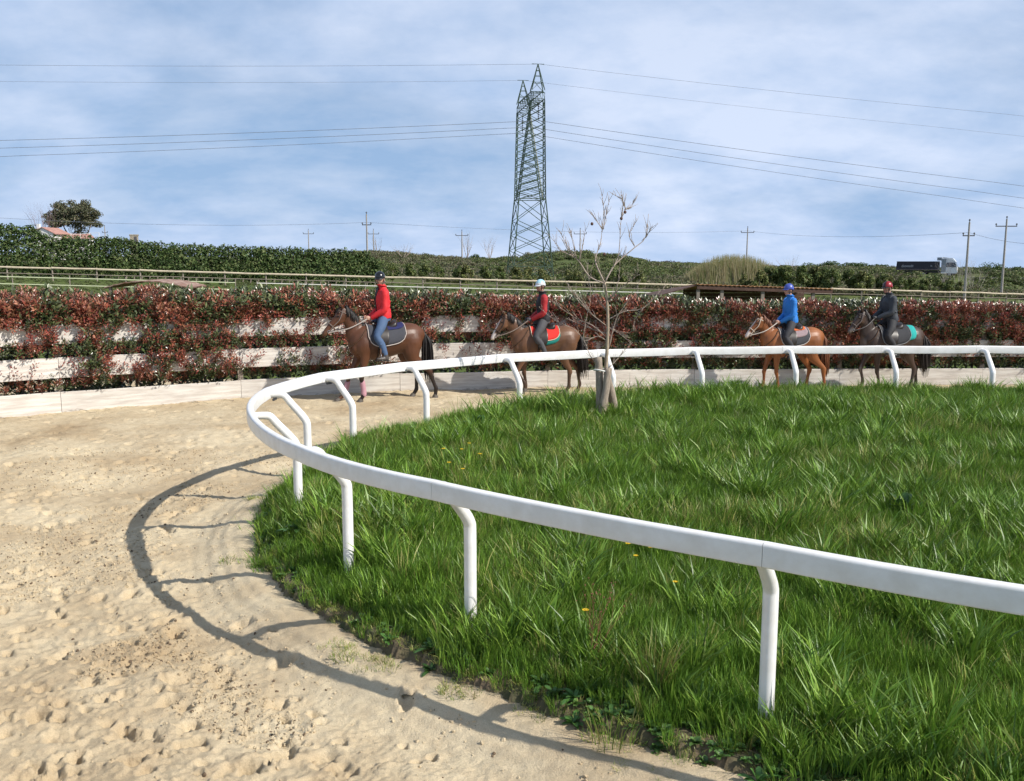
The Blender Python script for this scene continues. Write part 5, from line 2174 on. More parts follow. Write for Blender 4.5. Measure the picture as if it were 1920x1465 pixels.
TRUNK = [(-0.80, 1.20, 0.09, 0.13), (-0.73, 1.23, 0.18, 0.22), (-0.58, 1.255, 0.255, 0.285), (-0.40, 1.25, 0.275, 0.30), (-0.18, 1.21, 0.275, 0.305),
         (0.05, 1.175, 0.285, 0.325), (0.25, 1.165, 0.275, 0.345), (0.42, 1.185, 0.245, 0.36), (0.58, 1.18, 0.215, 0.33), (0.71, 1.15, 0.165, 0.255), (0.80, 1.13, 0.085, 0.14)]


def trunk_at(x):
    xs = [t[0] for t in TRUNK]
    return tuple(float(np.interp(x, xs, [t[k] for t in TRUNK])) for k in (1, 2, 3))


def trunk_pt(x, ang, off=0.0):
    """a point on the barrel: ang = 0 at the spine, +90 degrees at the left side"""
    z, w, h = trunk_at(x)
    return Vector((x, (w + off) * math.sin(ang), z + (h + off) * math.cos(ang)))


def leg_chain(front, y, swing, flex, lift):
    if front:
        top = Vector((0.50, y * 0.95, 1.08))
        ch = [(0, 0, 0, .105, .15), (-0.02, 0, -0.20, .080, .105), (0.01, 0, -0.42, .058, .064), (0.02, 0, -0.56, .050, .055), (0.025, 0, -0.62, .050, .054),
              (0.01, 0, -0.70, .036, .041), (0.0, 0, -0.84, .032, .039), (0.005, 0, -0.93, .042, .046), (0.05, 0, -1.00, .037, .040), (0.075, 0, -1.035, .044, .046)]
        knee = 4
    else:
        top = Vector((-0.50, y, 1.15))
        ch = [(0, 0, 0, .13, .23), (0.05, 0, -0.17, .125, .19), (0.04, 0, -0.32, .098, .135), (-0.08, 0, -0.48, .062, .082), (-0.18, 0, -0.59, .046, .064), (-0.205, 0, -0.66, .048, .066),
              (-0.19, 0, -0.76, .037, .046), (-0.18, 0, -0.91, .034, .043), (-0.175, 0, -1.00, .043, .048), (-0.125, 0, -1.07, .038, .041), (-0.10, 0, -1.105, .045, .047)]
        knee = 5
    ca, sa = math.cos(swing), math.sin(swing)
    P = [Vector((c[0], c[1], c[2])) for c in ch]
    P = [Vector((p.x * ca - p.z * sa, p.y, p.x * sa + p.z * ca)) for p in P]
    k0 = P[knee].copy()
    cf, sf = math.cos(-flex), math.sin(-flex)
    for i in range(knee + 1, len(P)):
        d = P[i] - k0
        P[i] = k0 + Vector((d.x * cf - d.z * sf, d.y, d.x * sf + d.z * cf))
    P = [top + p for p in P]
    # keep the hoof on the sand (or lifted clear of it)
    zt = P[0].z
    want = 0.055 + lift
    f = (zt - want) / (zt - P[-1].z)
    for p in P:
        p.z = zt - (zt - p.z) * f
    return P, [(c[3], c[4]) for c in ch]


def build_horse(label, loc, heading, scale, poll, muzzle, legs, coat, tack, seed):
    r = np.random.default_rng(seed)
    root = empty('horse', loc, heading)
    root.scale = (scale * 0.95, scale, scale)
    tag(root, label, 'horse', 'horses walking along the track')
    body = MB()
    body.tube([(t[0], 0, t[1]) for t in TRUNK], [(t[2], t[3]) for t in TRUNK], n=20, sub=3)
    body.tube([(0.52, 0, 1.46), (0.36, 0, 1.50), (0.18, 0, 1.46), (0.0, 0, 1.42)], [(0.06, 0.08), (0.07, 0.085), (0.09, 0.08), (0.08, 0.06)], n=12, sub=2)   # withers
    body.tube([(-0.15, 0, 1.42), (-0.42, 0, 1.47), (-0.66, 0, 1.38)], [(0.10, 0.06), (0.15, 0.085), (0.10, 0.07)], n=12, sub=2)                                # croup
    for s in (-1, 1):   # shoulder and haunch muscle
        body.ball((0.50, s * 0.14, 1.12), (0.19, 0.115, 0.25), 14, 10)
        body.ball((-0.52, s * 0.15, 1.16), (0.23, 0.135, 0.27), 14, 10)
        body.ball((0.68, s * 0.085, 1.08), (0.10, 0.09, 0.12), 12, 8)
    P, M = Vector((poll[0], 0, poll[1])), Vector((muzzle[0], 0, muzzle[1]))
    b0, b1 = Vector((0.46, 0, 1.26)), Vector((0.62, 0, 1.34))
    ax = (M - P).normalized()
    up = Vector((-ax.z, 0, ax.x))
    if up.z < 0:
        up = -up
    nk = P + ax * 0.02 - Vector((0.03, 0, 0.07))
    q1 = b1.lerp(nk, 0.36) + Vector((-0.015, 0, 0.045))
    q2 = b1.lerp(nk, 0.70) + Vector((-0.01, 0, 0.045))
    body.tube([b0, b1, q1, q2, nk], [(0.17, 0.30), (0.135, 0.245), (0.098, 0.185), (0.080, 0.145), (0.070, 0.108)], n=18, sub=4)
    L = (M - P).length
    hd = lambda t, o=0.0: P + ax * (L * t) + up * o
    body.tube([hd(-0.08, -0.015), hd(0.10, -0.035), hd(0.30, -0.045), hd(0.50, -0.020), hd(0.70, -0.006), hd(0.86, -0.008), hd(0.97, -0.012), hd(1.02, -0.016)],
              [(0.058, 0.060), (0.088, 0.100), (0.093, 0.112), (0.070, 0.085), (0.054, 0.064), (0.056, 0.060), (0.052, 0.052), (0.026, 0.026)], n=18, sub=4)
    for s in (-1, 1):
        body.ball(hd(0.28, 0.035) + Vector((0, s * 0.072, 0)), (0.030, 0.018, 0.022), 10, 7)                        # brow
        body.ball(hd(0.33, -0.085) + Vector((0, s * 0.055, 0)), (0.075, 0.035, 0.06), 10, 7)                        # jowl
        body.ball(hd(0.93, 0.006) + Vector((0, s * 0.036, 0)), (0.024, 0.020, 0.024), 8, 6)                         # nostril
        e0 = hd(-0.02, 0.045) + Vector((0, s * 0.050, 0))
        fw = Vector((0.02, s * 0.022, 0.085)) + ax * 0.02
        body.tube([e0, e0 + fw * 0.5, e0 + fw * 1.05, e0 + fw * 1.55], [(0.026, 0.030), (0.028, 0.033), (0.022, 0.024), (0.006, 0.006)], n=10, sub=2)
    chains = []
    for (front, y, sw, fl, lift) in legs:
        ch, rad = leg_chain(front, y, R(sw), R(fl), lift)
        chains.append((front, y, ch))
        body.tube(ch, rad, n=14, sub=3)
    me = remeshed(body, 0.0155, 6, 'body')
    V = verts_np(me)
    base = np.array(coat['base'])
    C = np.repeat(base[None], len(V), axis=0)
    nz = fbm(V[:, 0] * 3.2 + seed, V[:, 2] * 3.2 + V[:, 1], 4)
    C = C * (0.45 + 1.1 * nz)[:, None]
    legm = sstep(coat.get('leg_z', 0.72), coat.get('leg_z', 0.72) - 0.22, V[:, 2])
    C = C * (1 - legm[:, None]) + np.array(coat['leg']) * (0.8 + 0.4 * nz)[:, None] * legm[:, None]
    rel = V - np.array(P)[None]
    ta = rel @ np.array(ax) / L
    tu = rel @ np.array(up)
    onhead = (ta > -0.1) & (np.abs(V[:, 1]) < 0.13) & (V[:, 0] > P.x - 0.12)
    mz = sstep(0.72, 0.95, ta) * onhead
    C = C * (1 - mz[:, None]) + np.array(coat['muzzle']) * mz[:, None]
    eye_d = np.sqrt(((ta - 0.27) * L) ** 2 + (tu - 0.02) ** 2)
    em = (1 - sstep(0.012, 0.045, eye_d)) * onhead * (np.abs(V[:, 1]) > 0.05) * 0.6
    C = C * (1 - em[:, None])
    if coat.get('blaze'):
        w = coat['blaze']
        bm = onhead * sstep(0.10, 0.18, ta) * (1 - sstep(w * 0.55, w, np.abs(V[:, 1] - 0.012))) * sstep(0.0, 0.03, tu)
        bm = np.maximum(bm, onhead * sstep(0.70, 0.82, ta) * sstep(-0.05, -0.01, tu) * 0.9)
        C = C * (1 - bm[:, None]) + np.array((0.62, 0.55, 0.50)) * bm[:, None]
    set_cols(me, C)
    link('body', me, mat('horse_coat', (0.1, 0.05, 0.02), rough=0.44, spec=0.4, attr=True, sheen=0.0, bump=0.35, bscale=9), root)
    for s in (-1, 1):
        m = MB()
        m.ball(hd(0.275, 0.018) + Vector((0, s * 0.086, 0)), (0.019, 0.012, 0.017), 10, 7)
        m.build('eye', mat('dark_eye', (0.012, 0.008, 0.006), rough=0.08), root, smooth=True)
    for (front, y, ch) in chains:
        a = ch[-1]
        m = MB()
        d = (ch[-1] - ch[-2])
        fw = Vector((d.x, 0, d.z)).normalized()
        tip = a + fw * 0.05
        tip.z = max(0.002, a.z - 0.06)
        m.tube([a + Vector((-0.012, 0, 0.012)), a.lerp(tip, 0.4), tip], [(0.046, 0.050), (0.056, 0.060), (0.066, 0.072)], n=14, side=(0, 1, 0))
        m.build('hoof', mat('hoof', (0.09, 0.075, 0.06), rough=0.6, var=0.3), root)
    hair = mat('hair_%s' % coat['name'], coat['hair'], rough=0.5, spec=0.4, var=0.25, vscale=14)
    # tail: many thin locks
    m = MB()
    for k in range(46):
        a = r.random() * 6.28
        w = 0.035 * math.sqrt(r.random())
        sx, sy = w * math.cos(a), w * math.sin(a)
        sp = 0.9 + 0.9 * r.random()
        ln = 0.55 + 0.28 * r.random()
        m.tube([(-0.79 + sx * .5, sy * .6, 1.37), (-0.865 + sx, sy, 1.31 + sx), (-0.91 + sx * 2 * sp, sy * 2.0 * sp, 1.12), (-0.915 + sx * 2.6 * sp, sy * 2.4 * sp, 1.12 - ln * 0.45),
                (-0.93 + sx * 2.0 * sp - 0.05 * r.random(), sy * 2.0 * sp, 1.12 - ln)], [0.014, 0.018, 0.020, 0.017, 0.003], n=5, sub=2)
    m.build('tail', hair, root, smooth=True)
    # mane: locks falling from the crest to the far side, some to the near side; forelock
    m = MB()
    crest = [Vector((0.42, 0, 1.54)), b1 + Vector((-0.06, 0, 0.235)), q1 + Vector((-0.075, 0, 0.165)), q2 + Vector((-0.06, 0, 0.125)), P + Vector((-0.055, 0, 0.045)) - ax * 0.02]
    Q, _ = resample(crest, [(1, 1)] * 5, 16)
    for k, p in enumerate(Q):
        for s in range(3):
            sd = coat.get('mane_side', -1) if r.random() < 0.8 else -coat.get('mane_side', -1)
            ln = (0.10 + 0.09 * r.random())
            j = Vector(((r.random() - .5) * 0.03, 0, 0))
            m.tube([p + j + Vector((0, 0, -0.03)), p + j + Vector((0, sd * 0.02, 0.018)), p + j + Vector((0.01, sd * 0.065, -0.03)), p + j + Vector((0.02, sd * (0.085 + 0.02 * r.random()), -ln))],
                   [0.012, 0.014, 0.012, 0.003], n=5, sub=2)
    for s in range(9):
        y = (r.random() - .5) * 0.06
        m.tube([hd(-0.06, 0.05) + Vector((0, y * .4, 0)), hd(0.04, 0.085) + Vector((0, y, 0)), hd(0.20 + 0.06 * r.random(), 0.085) + Vector((0, y * 1.4, 0))], [0.012, 0.012, 0.003], n=5, sub=2)
    m.build('mane', hair, root, smooth=True)

    # ---- tack
    def patch(name, x0, x1, a0, a1, off, material, parent=root, round_rear=0.0, thick=0.014, nx=16, na=18, droop=None):
        """cloth or leather lying on the barrel; both sides"""
        V, F = [], []
        for lay in (0, 1):
            for i in range(nx + 1):
                tx = i / nx
                for j in range(na + 1):
                    ta_ = j / na * 2 - 1
                    x = x0 + (x1 - x0) * tx
                    lim = a1
                    if round_rear:
                        e = 1 - tx if x0 > x1 else tx
                        k = min(1.0, (1 - e) / round_rear) if False else 1.0
                        dist = min(tx, 1 - tx) / round_rear
                        k = math.sqrt(max(0.0, 1 - (1 - min(1.0, dist)) ** 2)) if dist < 1 else 1.0
                        lim = a0 + (a1 - a0) * (0.72 + 0.28 * k)
                    ang = ta_ * lim
                    V.append(trunk_pt(x, ang, off - lay * thick))
        n1 = (nx + 1) * (na + 1)
        for i in range(nx):
            for j in range(na):
                a = i * (na + 1) + j
                F.append((a, a + na + 1, a + na + 2, a + 1))
                F.append((n1 + a, n1 + a + 1, n1 + a + na + 2, n1 + a + na + 1))
        for i in range(nx):
            for j in (0, na):
                a, b = i * (na + 1) + j, (i + 1) * (na + 1) + j
                F.append((a, b, n1 + b, n1 + a) if j == na else (b, a, n1 + a, n1 + b))
        for j in range(na):
            for i in (0, nx):
                a, b = i * (na + 1) + j, i * (na + 1) + j + 1
                F.append((a, b, n1 + b, n1 + a) if i == 0 else (b, a, n1 + a, n1 + b))
        mm = MB()
        mm.add(V, F)
        o = mm.build(name, material, parent, smooth=True)
        edge = [V[i * (na + 1) + na] for i in range(nx + 1)]
        rear = [V[0 * (na + 1) + j] for j in range(na // 2, na + 1)]
        front = [V[nx * (na + 1) + j] for j in range(na, na // 2 - 1, -1)]
        return o, rear + edge[1:-1] + front

    for (nm, x0, x1, a1, off, colr, trim) in tack['pads']:
        mt = mat('pad_%d_%s' % (seed, nm) + str(colr), colr, rough=0.85, var=0.12, vscale=20, bump=0.25, bscale=70)
        o, edge = patch('saddle_pad', x0, x1, 0.0, a1, off, mt, round_rear=0.30)
        if trim:
            t = MB()
            t.tube(edge, [0.009], n=6, side=(0, 1, 0))
            t.build('trim', mat('pad_trim' + str(trim), trim, rough=0.8), o)
    M_LEATHER = mat('dark_leather', (0.022, 0.016, 0.013), rough=0.4, spec=0.5, var=0.2, vscale=10)
    M_BROWNL = mat('brown_leather', (0.09, 0.045, 0.022), rough=0.5, var=0.2, vscale=10)
    m = MB()
    sx, sy_, zz = [], [], []
    V, F = [], []
    prof = [(-0.20, 0.135, 0.15), (-0.15, 0.115, 0.175), (-0.06, 0.075, 0.165), (0.06, 0.055, 0.13), (0.18, 0.075, 0.11), (0.27, 0.115, 0.10), (0.31, 0.100, 0.075)]
    na = 12
    for (x, hgt, wid) in prof:
        z, w, h = trunk_at(x)
        for j in range(na + 1):
            t = j / na * 2 - 1
            V.append((x, t * wid, z + h + hgt - 0.02 - 0.045 * t * t - (0.03 if abs(t) > 0.99 else 0)))
    base = len(V)
    for (x, hgt, wid) in prof:
        z, w, h = trunk_at(x)
        for j in range(na + 1):
            t = j / na * 2 - 1
            V.append((x, t * wid, z + h * math.sqrt(max(0, 1 - (t * wid / w) ** 2)) - 0.02))
    nr = len(prof)
    for i in range(nr - 1):
        for j in range(na):
            a = i * (na + 1) + j
            F += [(a, a + na + 1, a + na + 2, a + 1), (base + a, base + a + 1, base + a + na + 2, base + a + na + 1)]
        for j in (0, na):
            a, b = i * (na + 1) + j, (i + 1) * (na + 1) + j
            F.append((a, b, base + b, base + a))
    for i in (0, nr - 1):
        for j in range(na):
            a = i * (na + 1) + j
            F.append((a, a + 1, base + a + 1, base + a))
    m.add(V, F)
    sad = m.build('saddle', M_LEATHER, root, smooth=True)
    patch('saddle_flap', 0.02, 0.30, 0.0, R(98), 0.045, M_LEATHER, parent=sad, round_rear=0.4)
    m = MB()
    g = []
    for a in np.linspace(0, 6.283, 30, endpoint=False):
        g.append(trunk_pt(0.24, a, 0.008))
    m.tube(g, [(0.006, 0.035)], n=6, side=(0, 0, 1), closed=True) if False else m.tube(g, [0.016], n=6, side=(1, 0, 0), closed=True)
    m.build('girth', M_LEATHER, root)
    # bridle
    bm = mat('bridle_%d' % seed, tack['bridle'], rough=0.55)
    def head_ring(t, wide, tall, mid, tilt=0.0, rad=0.010):
        pts = []
        for a in np.linspace(0, 6.283, 22, endpoint=False):
            pts.append(hd(t + tilt * math.sin(a), mid + tall * math.sin(a)) + Vector((0, wide * math.cos(a), 0)))
        mm = MB()
        mm.tube(pts, [rad], n=6, side=ax, closed=True)
        return mm
    br = head_ring(0.62, 0.068, 0.080, -0.012).build('bridle', bm, root)
    head_ring(0.07, 0.085, 0.095, -0.025, tilt=0.05).build('headpiece', bm, br)
    for s in (-1, 1):
        m = MB()
        m.tube([hd(-0.01, 0.03) + Vector((0, s * 0.072, 0)), hd(0.16, -0.01) + Vector((0, s * 0.099, 0)), hd(0.36, -0.045) + Vector((0, s * 0.103, 0)), hd(0.60, -0.035) + Vector((0, s * 0.073, 0)), hd(0.80, -0.040) + Vector((0, s * 0.060, 0))],
               [0.010], n=6, sub=3)
        m.build('cheek_strap', bm, br)
        m = MB()
        c = hd(0.82, -0.042) + Vector((0, s * 0.064, 0))
        m.tube([c + up * (0.030 * math.sin(a)) + ax * (0.030 * math.cos(a)) for a in np.linspace(0, 6.283, 12, endpoint=False)], [0.005], n=5, side=(0, 1, 0), closed=True)
        m.build('bit_ring', mat('steel', (0.55, 0.55, 0.56), rough=0.25, metal=0.9), br)
    m = MB()
    m.tube([hd(0.13, 0.062) + Vector((0, y, -abs(y) * 0.35)) for y in (-0.088, -0.05, 0, 0.05, 0.088)], [0.009], n=6, side=(0, 0, 1))
    m.build('browband', bm, br)
    hand = tack['hands']
    rm = mat('reins_%d' % seed, tack['reins'], rough=0.6)
    for s in (-1, 1):
        c = hd(0.84, -0.045) + Vector((0, s * 0.066, 0))
        h = Vector((hand[0], s * hand[1], hand[2]))
        midp = c.lerp(h, 0.5) + Vector((0, s * 0.06, -0.05))
        m = MB()
        m.tube([c, midp, h], [(0.007, 0.012)], n=6, sub=6)
        m.build('rein', rm, br)
    # breastplate strap and stirrups
    m = MB()
    m.tube([trunk_pt(0.45, R(35), 0.02), trunk_pt(0.60, R(70), 0.03), Vector((0.80, 0.10, 1.10)), Vector((0.86, 0, 1.05)), Vector((0.80, -0.10, 1.10)), trunk_pt(0.60, R(-70), 0.03), trunk_pt(0.45, R(-35), 0.02)], [0.010], n=6, sub=4, side=(0, 0, 1))
    m.build('breast_strap', M_BROWNL, root)
    if tack.get('wraps'):
        for (front, y, ch) in chains:
            if front:
                m = MB()
                k = len(ch)
                m.tube([ch[4].lerp(ch[5], 0.75), ch[5], ch[6], ch[7], ch[7].lerp(ch[8], 0.4)], [(0.050, 0.054), (0.052, 0.056), (0.050, 0.055), (0.056, 0.060), (0.050, 0.054)], n=14, sub=3)
                m.build('leg_wrap', mat('pink_wrap', tack['wraps'], rough=0.9, var=0.1, bump=0.3, bscale=60), root, smooth=True)
    return root, (P, M, ax, up)


def build_rider(label, horse, hands, look, colors, foot, lean=0.0, seed=1):
    """a person astride; coordinates are those of the horse underneath"""
    S = Vector((0.06, 0, 1.58))
    sc = horse.scale[1]
    rot = Matrix.Rotation(horse.rotation_euler[2], 3, 'Z')
    root = empty('person', Vector(horse.location) + rot @ (S * sc), horse.rotation_euler[2])
    root.scale = horse.scale
    tag(root, label, 'person', 'riders on the horses')
    sh = lambda v: Vector(v) - S
    lx = lean

    def up_(x, y, z):          # upper body leans forward about the seat
        return sh((x + lx * max(0.0, z - 1.66), y, z))

    arms = []
    for s in (-1, 1):
        h = Vector((hands[0], s * hands[1], hands[2]))
        shoulder = Vector((0.06 + lx * 0.55, s * 0.185, 2.17))
        fore = h - Vector((0.035, 0, 0))
        mid = (shoulder + fore) / 2
        elbow = mid + Vector((-0.11, s * 0.075, -0.075))
        arms.append((s, shoulder, elbow, fore, h))
    legs = []
    for s in (-1, 1):
        hip = Vector((0.07, s * 0.10, 1.66))
        knee = Vector((0.40 + foot.get('k', 0), s * 0.315, 1.36 + foot.get('kz', 0)))
        ankle = Vector((0.17 + foot.get('a', 0), s * 0.385, 0.93))
        toe = ankle + Vector((0.19, s * 0.03, -0.045))
        legs.append((s, hip, knee, ankle, toe))
    # head frame
    yaw = R(look[0])
    hc = up_(0.105, 0, 2.42)
    hf = Vector((math.cos(yaw), math.sin(yaw), R(look[1])))
    hf.normalize()
    hs = Vector((-math.sin(yaw), math.cos(yaw), 0))
    hu = hf.cross(hs)
    H = lambda f, s, u: hc + hf * f + hs * s + hu * u
    b = MB()
    b.tube([up_(0.03, 0, 1.62), up_(0.04, 0, 1.72), up_(0.05, 0, 1.86), up_(0.06, 0, 2.02), up_(0.055, 0, 2.14), up_(0.05, 0, 2.215), up_(0.06, 0, 2.27), up_(0.085, 0, 2.36)],
           [(0.15, 0.115), (0.165, 0.12), (0.14, 0.095), (0.165, 0.11), (0.175, 0.095), (0.10, 0.065), (0.055, 0.055), (0.052, 0.055)], n=16, sub=3)
    # skull, jaw, nose, brow, lips, ears
    b.ball(H(-0.005, 0, 0.035), (0.095, 0.080, 0.100), 16, 12)
    b.tube([H(0.02, 0, 0.06), H(0.04, 0, 0.0), H(0.048, 0, -0.055), H(0.05, 0, -0.105)], [(0.070, 0.058), (0.066, 0.050), (0.054, 0.042), (0.030, 0.026)], n=14, sub=3, side=hs)
    b.tube([H(0.088, 0, 0.030), H(0.104, 0, 0.0), H(0.116, 0, -0.022), H(0.098, 0, -0.030)], [(0.010, 0.012), (0.012, 0.014), (0.017, 0.014), (0.012, 0.008)], n=10, sub=2, side=hs)
    b.tube([H(0.080, -0.052, 0.045), H(0.096, 0, 0.047), H(0.080, 0.052, 0.045)], [0.010, 0.013, 0.010], n=8, sub=2, side=(0, 0, 1))
    b.tube([H(0.080, -0.026, -0.062), H(0.094, 0, -0.060), H(0.080, 0.026, -0.062)], [0.007, 0.010, 0.007], n=8, sub=2, side=(0, 0, 1))
    for s in (-1, 1):
        b.ball(H(-0.008, s * 0.084, 0.0), (0.022, 0.012, 0.032), 8, 6)
    for (s, sh_, el, wr, h) in arms:
        b.tube([sh(sh_), sh(sh_.lerp(el, 0.5)), sh(el), sh(el.lerp(wr, 0.4)), sh(wr)], [(0.058, 0.058), (0.047, 0.05), (0.042, 0.044), (0.040, 0.042), (0.026, 0.031)], n=12, sub=3)
        d = (h - wr).normalized()
        # palm and five fingers closed on the rein
        pc = h + d * 0.035
        b.tube([sh(wr), sh(h + d * 0.01), sh(h + d * 0.055)], [(0.020, 0.028), (0.018, 0.040), (0.017, 0.042)], n=10, sub=2)
        for k in range(4):
            z0 = 0.030 - 0.020 * k
            ln = (0.040, 0.045, 0.043, 0.034)[k]
            root_ = h + d * 0.052 + Vector((0, 0, z0))
            b.tube([sh(root_), sh(root_ + d * ln * .75 + Vector((0, -s * 0.006, 0))), sh(root_ + d * ln * 0.8 + Vector((0, -s * 0.034, -0.003))), sh(root_ + d * 0.010 + Vector((0, -s * 0.042, -0.004)))],
                   [0.0098, 0.0095, 0.009, 0.008], n=7, sub=2)
        th = h + d * 0.012 + Vector((0, -s * 0.008, 0.032))
        b.tube([sh(th), sh(th + d * 0.03 + Vector((0, -s * 0.014, 0.014))), sh(th + d * 0.060 + Vector((0, -s * 0.024, 0.006)))], [0.012, 0.011, 0.009], n=7, sub=2)
    for (s, hip, kn, an, toe) in legs:
        b.tube([sh(hip), sh(hip.lerp(kn, 0.5) + Vector((0, s * 0.03, 0.01))), sh(kn), sh(kn.lerp(an, 0.35) + Vector((-0.02, 0, 0))), sh(an)], [(0.085, 0.088), (0.070, 0.076), (0.054, 0.057), (0.050, 0.056), (0.034, 0.038)], n=12, sub=3)
        b.tube([sh(an + Vector((-0.05, 0, -0.04))), sh(an + Vector((0.03, 0, -0.035))), sh(toe)], [(0.030, 0.03), (0.036, 0.032), (0.030, 0.02)], n=10, sub=2)
    me = remeshed(b, 0.0085, 3, 'body')
    V = verts_np(me)
    skin = np.array(colors.get('skin', (0.46, 0.26, 0.18)))
    C = np.repeat(skin[None], len(V), axis=0)
    lips = np.linalg.norm(V - np.array(H(0.095, 0, -0.060))[None], axis=1)
    C = np.where((lips < 0.026)[:, None], np.array((0.34, 0.13, 0.11)), C)
    if colors.get('gloves'):
        for (s, a_, e_, w_, h_) in arms:
            dd = np.linalg.norm(V - np.array(sh(h_ + Vector((0.03, 0, 0))))[None], axis=1)
            C = np.where((dd < 0.115)[:, None], np.array(colors['gloves']), C)
    beard = (V - np.array(hc)[None]) @ np.array(hu)
    if colors.get('beard'):
        bf = ((V - np.array(hc)[None]) @ np.array(hf))
        mask = (beard < -0.035) & (beard > -0.14) & (bf > 0.0)
        C = np.where((mask & (lips > 0.022))[:, None], C * 0.45, C)
    set_cols(me, C)
    link('body', me, mat('skin', (0.4, 0.25, 0.2), rough=0.55, attr=True), root)
    for s in (-1, 1):
        m = MB()
        m.ball(H(0.086, s * 0.032, 0.018), (0.011, 0.013, 0.009), 8, 6)
        m.build('eye', MATS['dark_eye'], root, smooth=True)
    # jacket
    fab = lambda nm, c, rg=0.7: mat('%s_%d' % (nm, seed), c, rough=rg, var=0.10, vscale=9, bump=0.55, bscale=16)
    j = MB()
    j.tube([up_(0.035, 0, 1.655), up_(0.04, 0, 1.74), up_(0.05, 0, 1.86), up_(0.06, 0, 2.02), up_(0.055, 0, 2.14), up_(0.05, 0, 2.22), up_(0.065, 0, 2.285), up_(0.075, 0, 2.32)],
           [(0.195, 0.155), (0.200, 0.158), (0.185, 0.140), (0.205, 0.150), (0.205, 0.130), (0.125, 0.095), (0.078, 0.080), (0.074, 0.078)], n=18, sub=3)
    sl = MB()
    for (s, sh_, el, wr, h) in arms:
        for tgt in ((j,) if not colors.get('sleeve') else (sl,)):
            tgt.tube([sh(sh_ + Vector((0, -s * 0.06, 0.005))), sh(sh_), sh(sh_.lerp(el, 0.5)), sh(el), sh(el.lerp(wr, 0.5)), sh(wr.lerp(h, 0.15))],
                     [(0.085, 0.085), (0.088, 0.085), (0.076, 0.076), (0.070, 0.072), (0.062, 0.062), (0.044, 0.046)], n=14, sub=3)
        if colors.get('sleeve'):
            j.ball(sh(sh_ + Vector((0, -s * 0.03, 0.0))), (0.085, 0.075, 0.09), 12, 8)
    # folds in the cloth
    rr = np.random.default_rng(seed)
    for k in range(26):
        s = 1 if rr.random() < 0.5 else -1
        a = rr.random() * 6.283
        z = 1.70 + 0.42 * rr.random()
        w = 0.185
        j.tube([up_(0.05 + 0.14 * math.sin(a + d), w * math.cos(a + d), z + 0.05 * d * s) for d in (-0.35, 0, 0.35)], [0.010, 0.024, 0.010], n=6, side=(0, 0, 1))
    jm = remeshed(j, 0.011, 3, 'jacket')
    jo = link('jacket', jm, fab('jacket', colors['jacket']), root)
    if colors.get('sleeve'):
        link('sleeves', remeshed(sl, 0.011, 3, 'sleeves'), fab('sleeve', colors['sleeve']), root)
    m = MB()   # collar
    m.tube([up_(0.07, 0, 2.31) + Vector((0.083 * math.cos(a), 0.083 * math.sin(a), 0.012 * math.cos(a))) for a in np.linspace(0, 6.283, 22, endpoint=False)], [(0.014, 0.03)], n=8, side=(0, 0, 1), closed=True)
    m.build('collar', MATS['jacket_%d' % seed], jo, smooth=True)
    if colors.get('front'):     # a dark undershirt or open zip
        m = MB()
        m.tube([up_(0.20, 0.0, 1.72), up_(0.205, 0, 1.90), up_(0.21, 0.0, 2.05), up_(0.18, 0.0, 2.19), up_(0.15, 0, 2.28)], [(0.018, 0.010), (0.022, 0.01), (0.03, 0.01), (0.045, 0.012), (0.05, 0.012)], n=10, sub=3)
        m.build('zip_front', fab('front', colors['front']), jo, smooth=True)
    # trousers
    t = MB()
    t.tube([up_(0.03, 0, 1.60), up_(0.035, 0, 1.68), up_(0.04, 0, 1.74)], [(0.165, 0.135), (0.180, 0.14), (0.175, 0.13)], n=16, sub=2)
    for (s, hip, kn, an, toe) in legs:
        t.tube([sh(hip + Vector((0, -s * 0.02, 0))), sh(hip.lerp(kn, 0.5) + Vector((0, s * 0.03, 0.012))), sh(kn + Vector((0.012, 0, 0.005))), sh(kn.lerp(an, 0.4) + Vector((-0.02, 0, 0))), sh(kn.lerp(an, 0.97))],
               [(0.112, 0.115), (0.094, 0.100), (0.074, 0.077), (0.066, 0.072), (0.050, 0.054)], n=14, sub=3)
        for k in range(7):
            u = 0.25 + 0.7 * rr.random()
            c = sh(hip.lerp(kn, u) if rr.random() < 0.5 else kn.lerp(an, u * 0.8))
            a = rr.random() * 6.28
            t.tube([c + Vector((0.06 * math.cos(a + d), s * 0.065 * math.sin(a + d), 0.03 * d)) for d in (-0.5, 0, 0.5)], [0.008, 0.018, 0.008], n=6, side=(0, 0, 1))
    link('trousers', remeshed(t, 0.011, 3, 'trousers'), fab('trousers', colors['trousers'], 0.8), root)
    # boots with soles, stirrups
    for (s, hip, kn, an, toe) in legs:
        m = MB()
        topk = 0.30 if colors.get('tall_boot') else 0.82
        m.tube([sh(kn.lerp(an, topk)), sh(kn.lerp(an, 0.8)), sh(an), sh(an + Vector((0.0, 0, -0.045)))], [(0.064 if topk < .5 else 0.052, 0.068 if topk < .5 else .056), (0.052, 0.058), (0.046, 0.052), (0.044, 0.055)], n=14, sub=3)
        m.tube([sh(an + Vector((-0.060, 0, -0.055))), sh(an + Vector((0.02, 0, -0.045))), sh(toe + Vector((-0.04, 0, 0.0))), sh(toe + Vector((0.02, 0, 0)))], [(0.036, 0.034), (0.045, 0.046), (0.046, 0.032), (0.030, 0.022)], n=12, sub=3)
        bo = link('boot', remeshed(m, 0.011, 3, 'boot'), mat('boot_%d' % seed, colors['boot'], rough=0.45), root)
        m = MB()
        m.tube([sh(an + Vector((-0.085, 0, -0.095))), sh(toe + Vector((0.03, 0, -0.032)))], [(0.042, 0.010), (0.044, 0.010)], n=8)
        m.build('sole', mat('sole', (0.03, 0.028, 0.026), rough=0.8), bo)
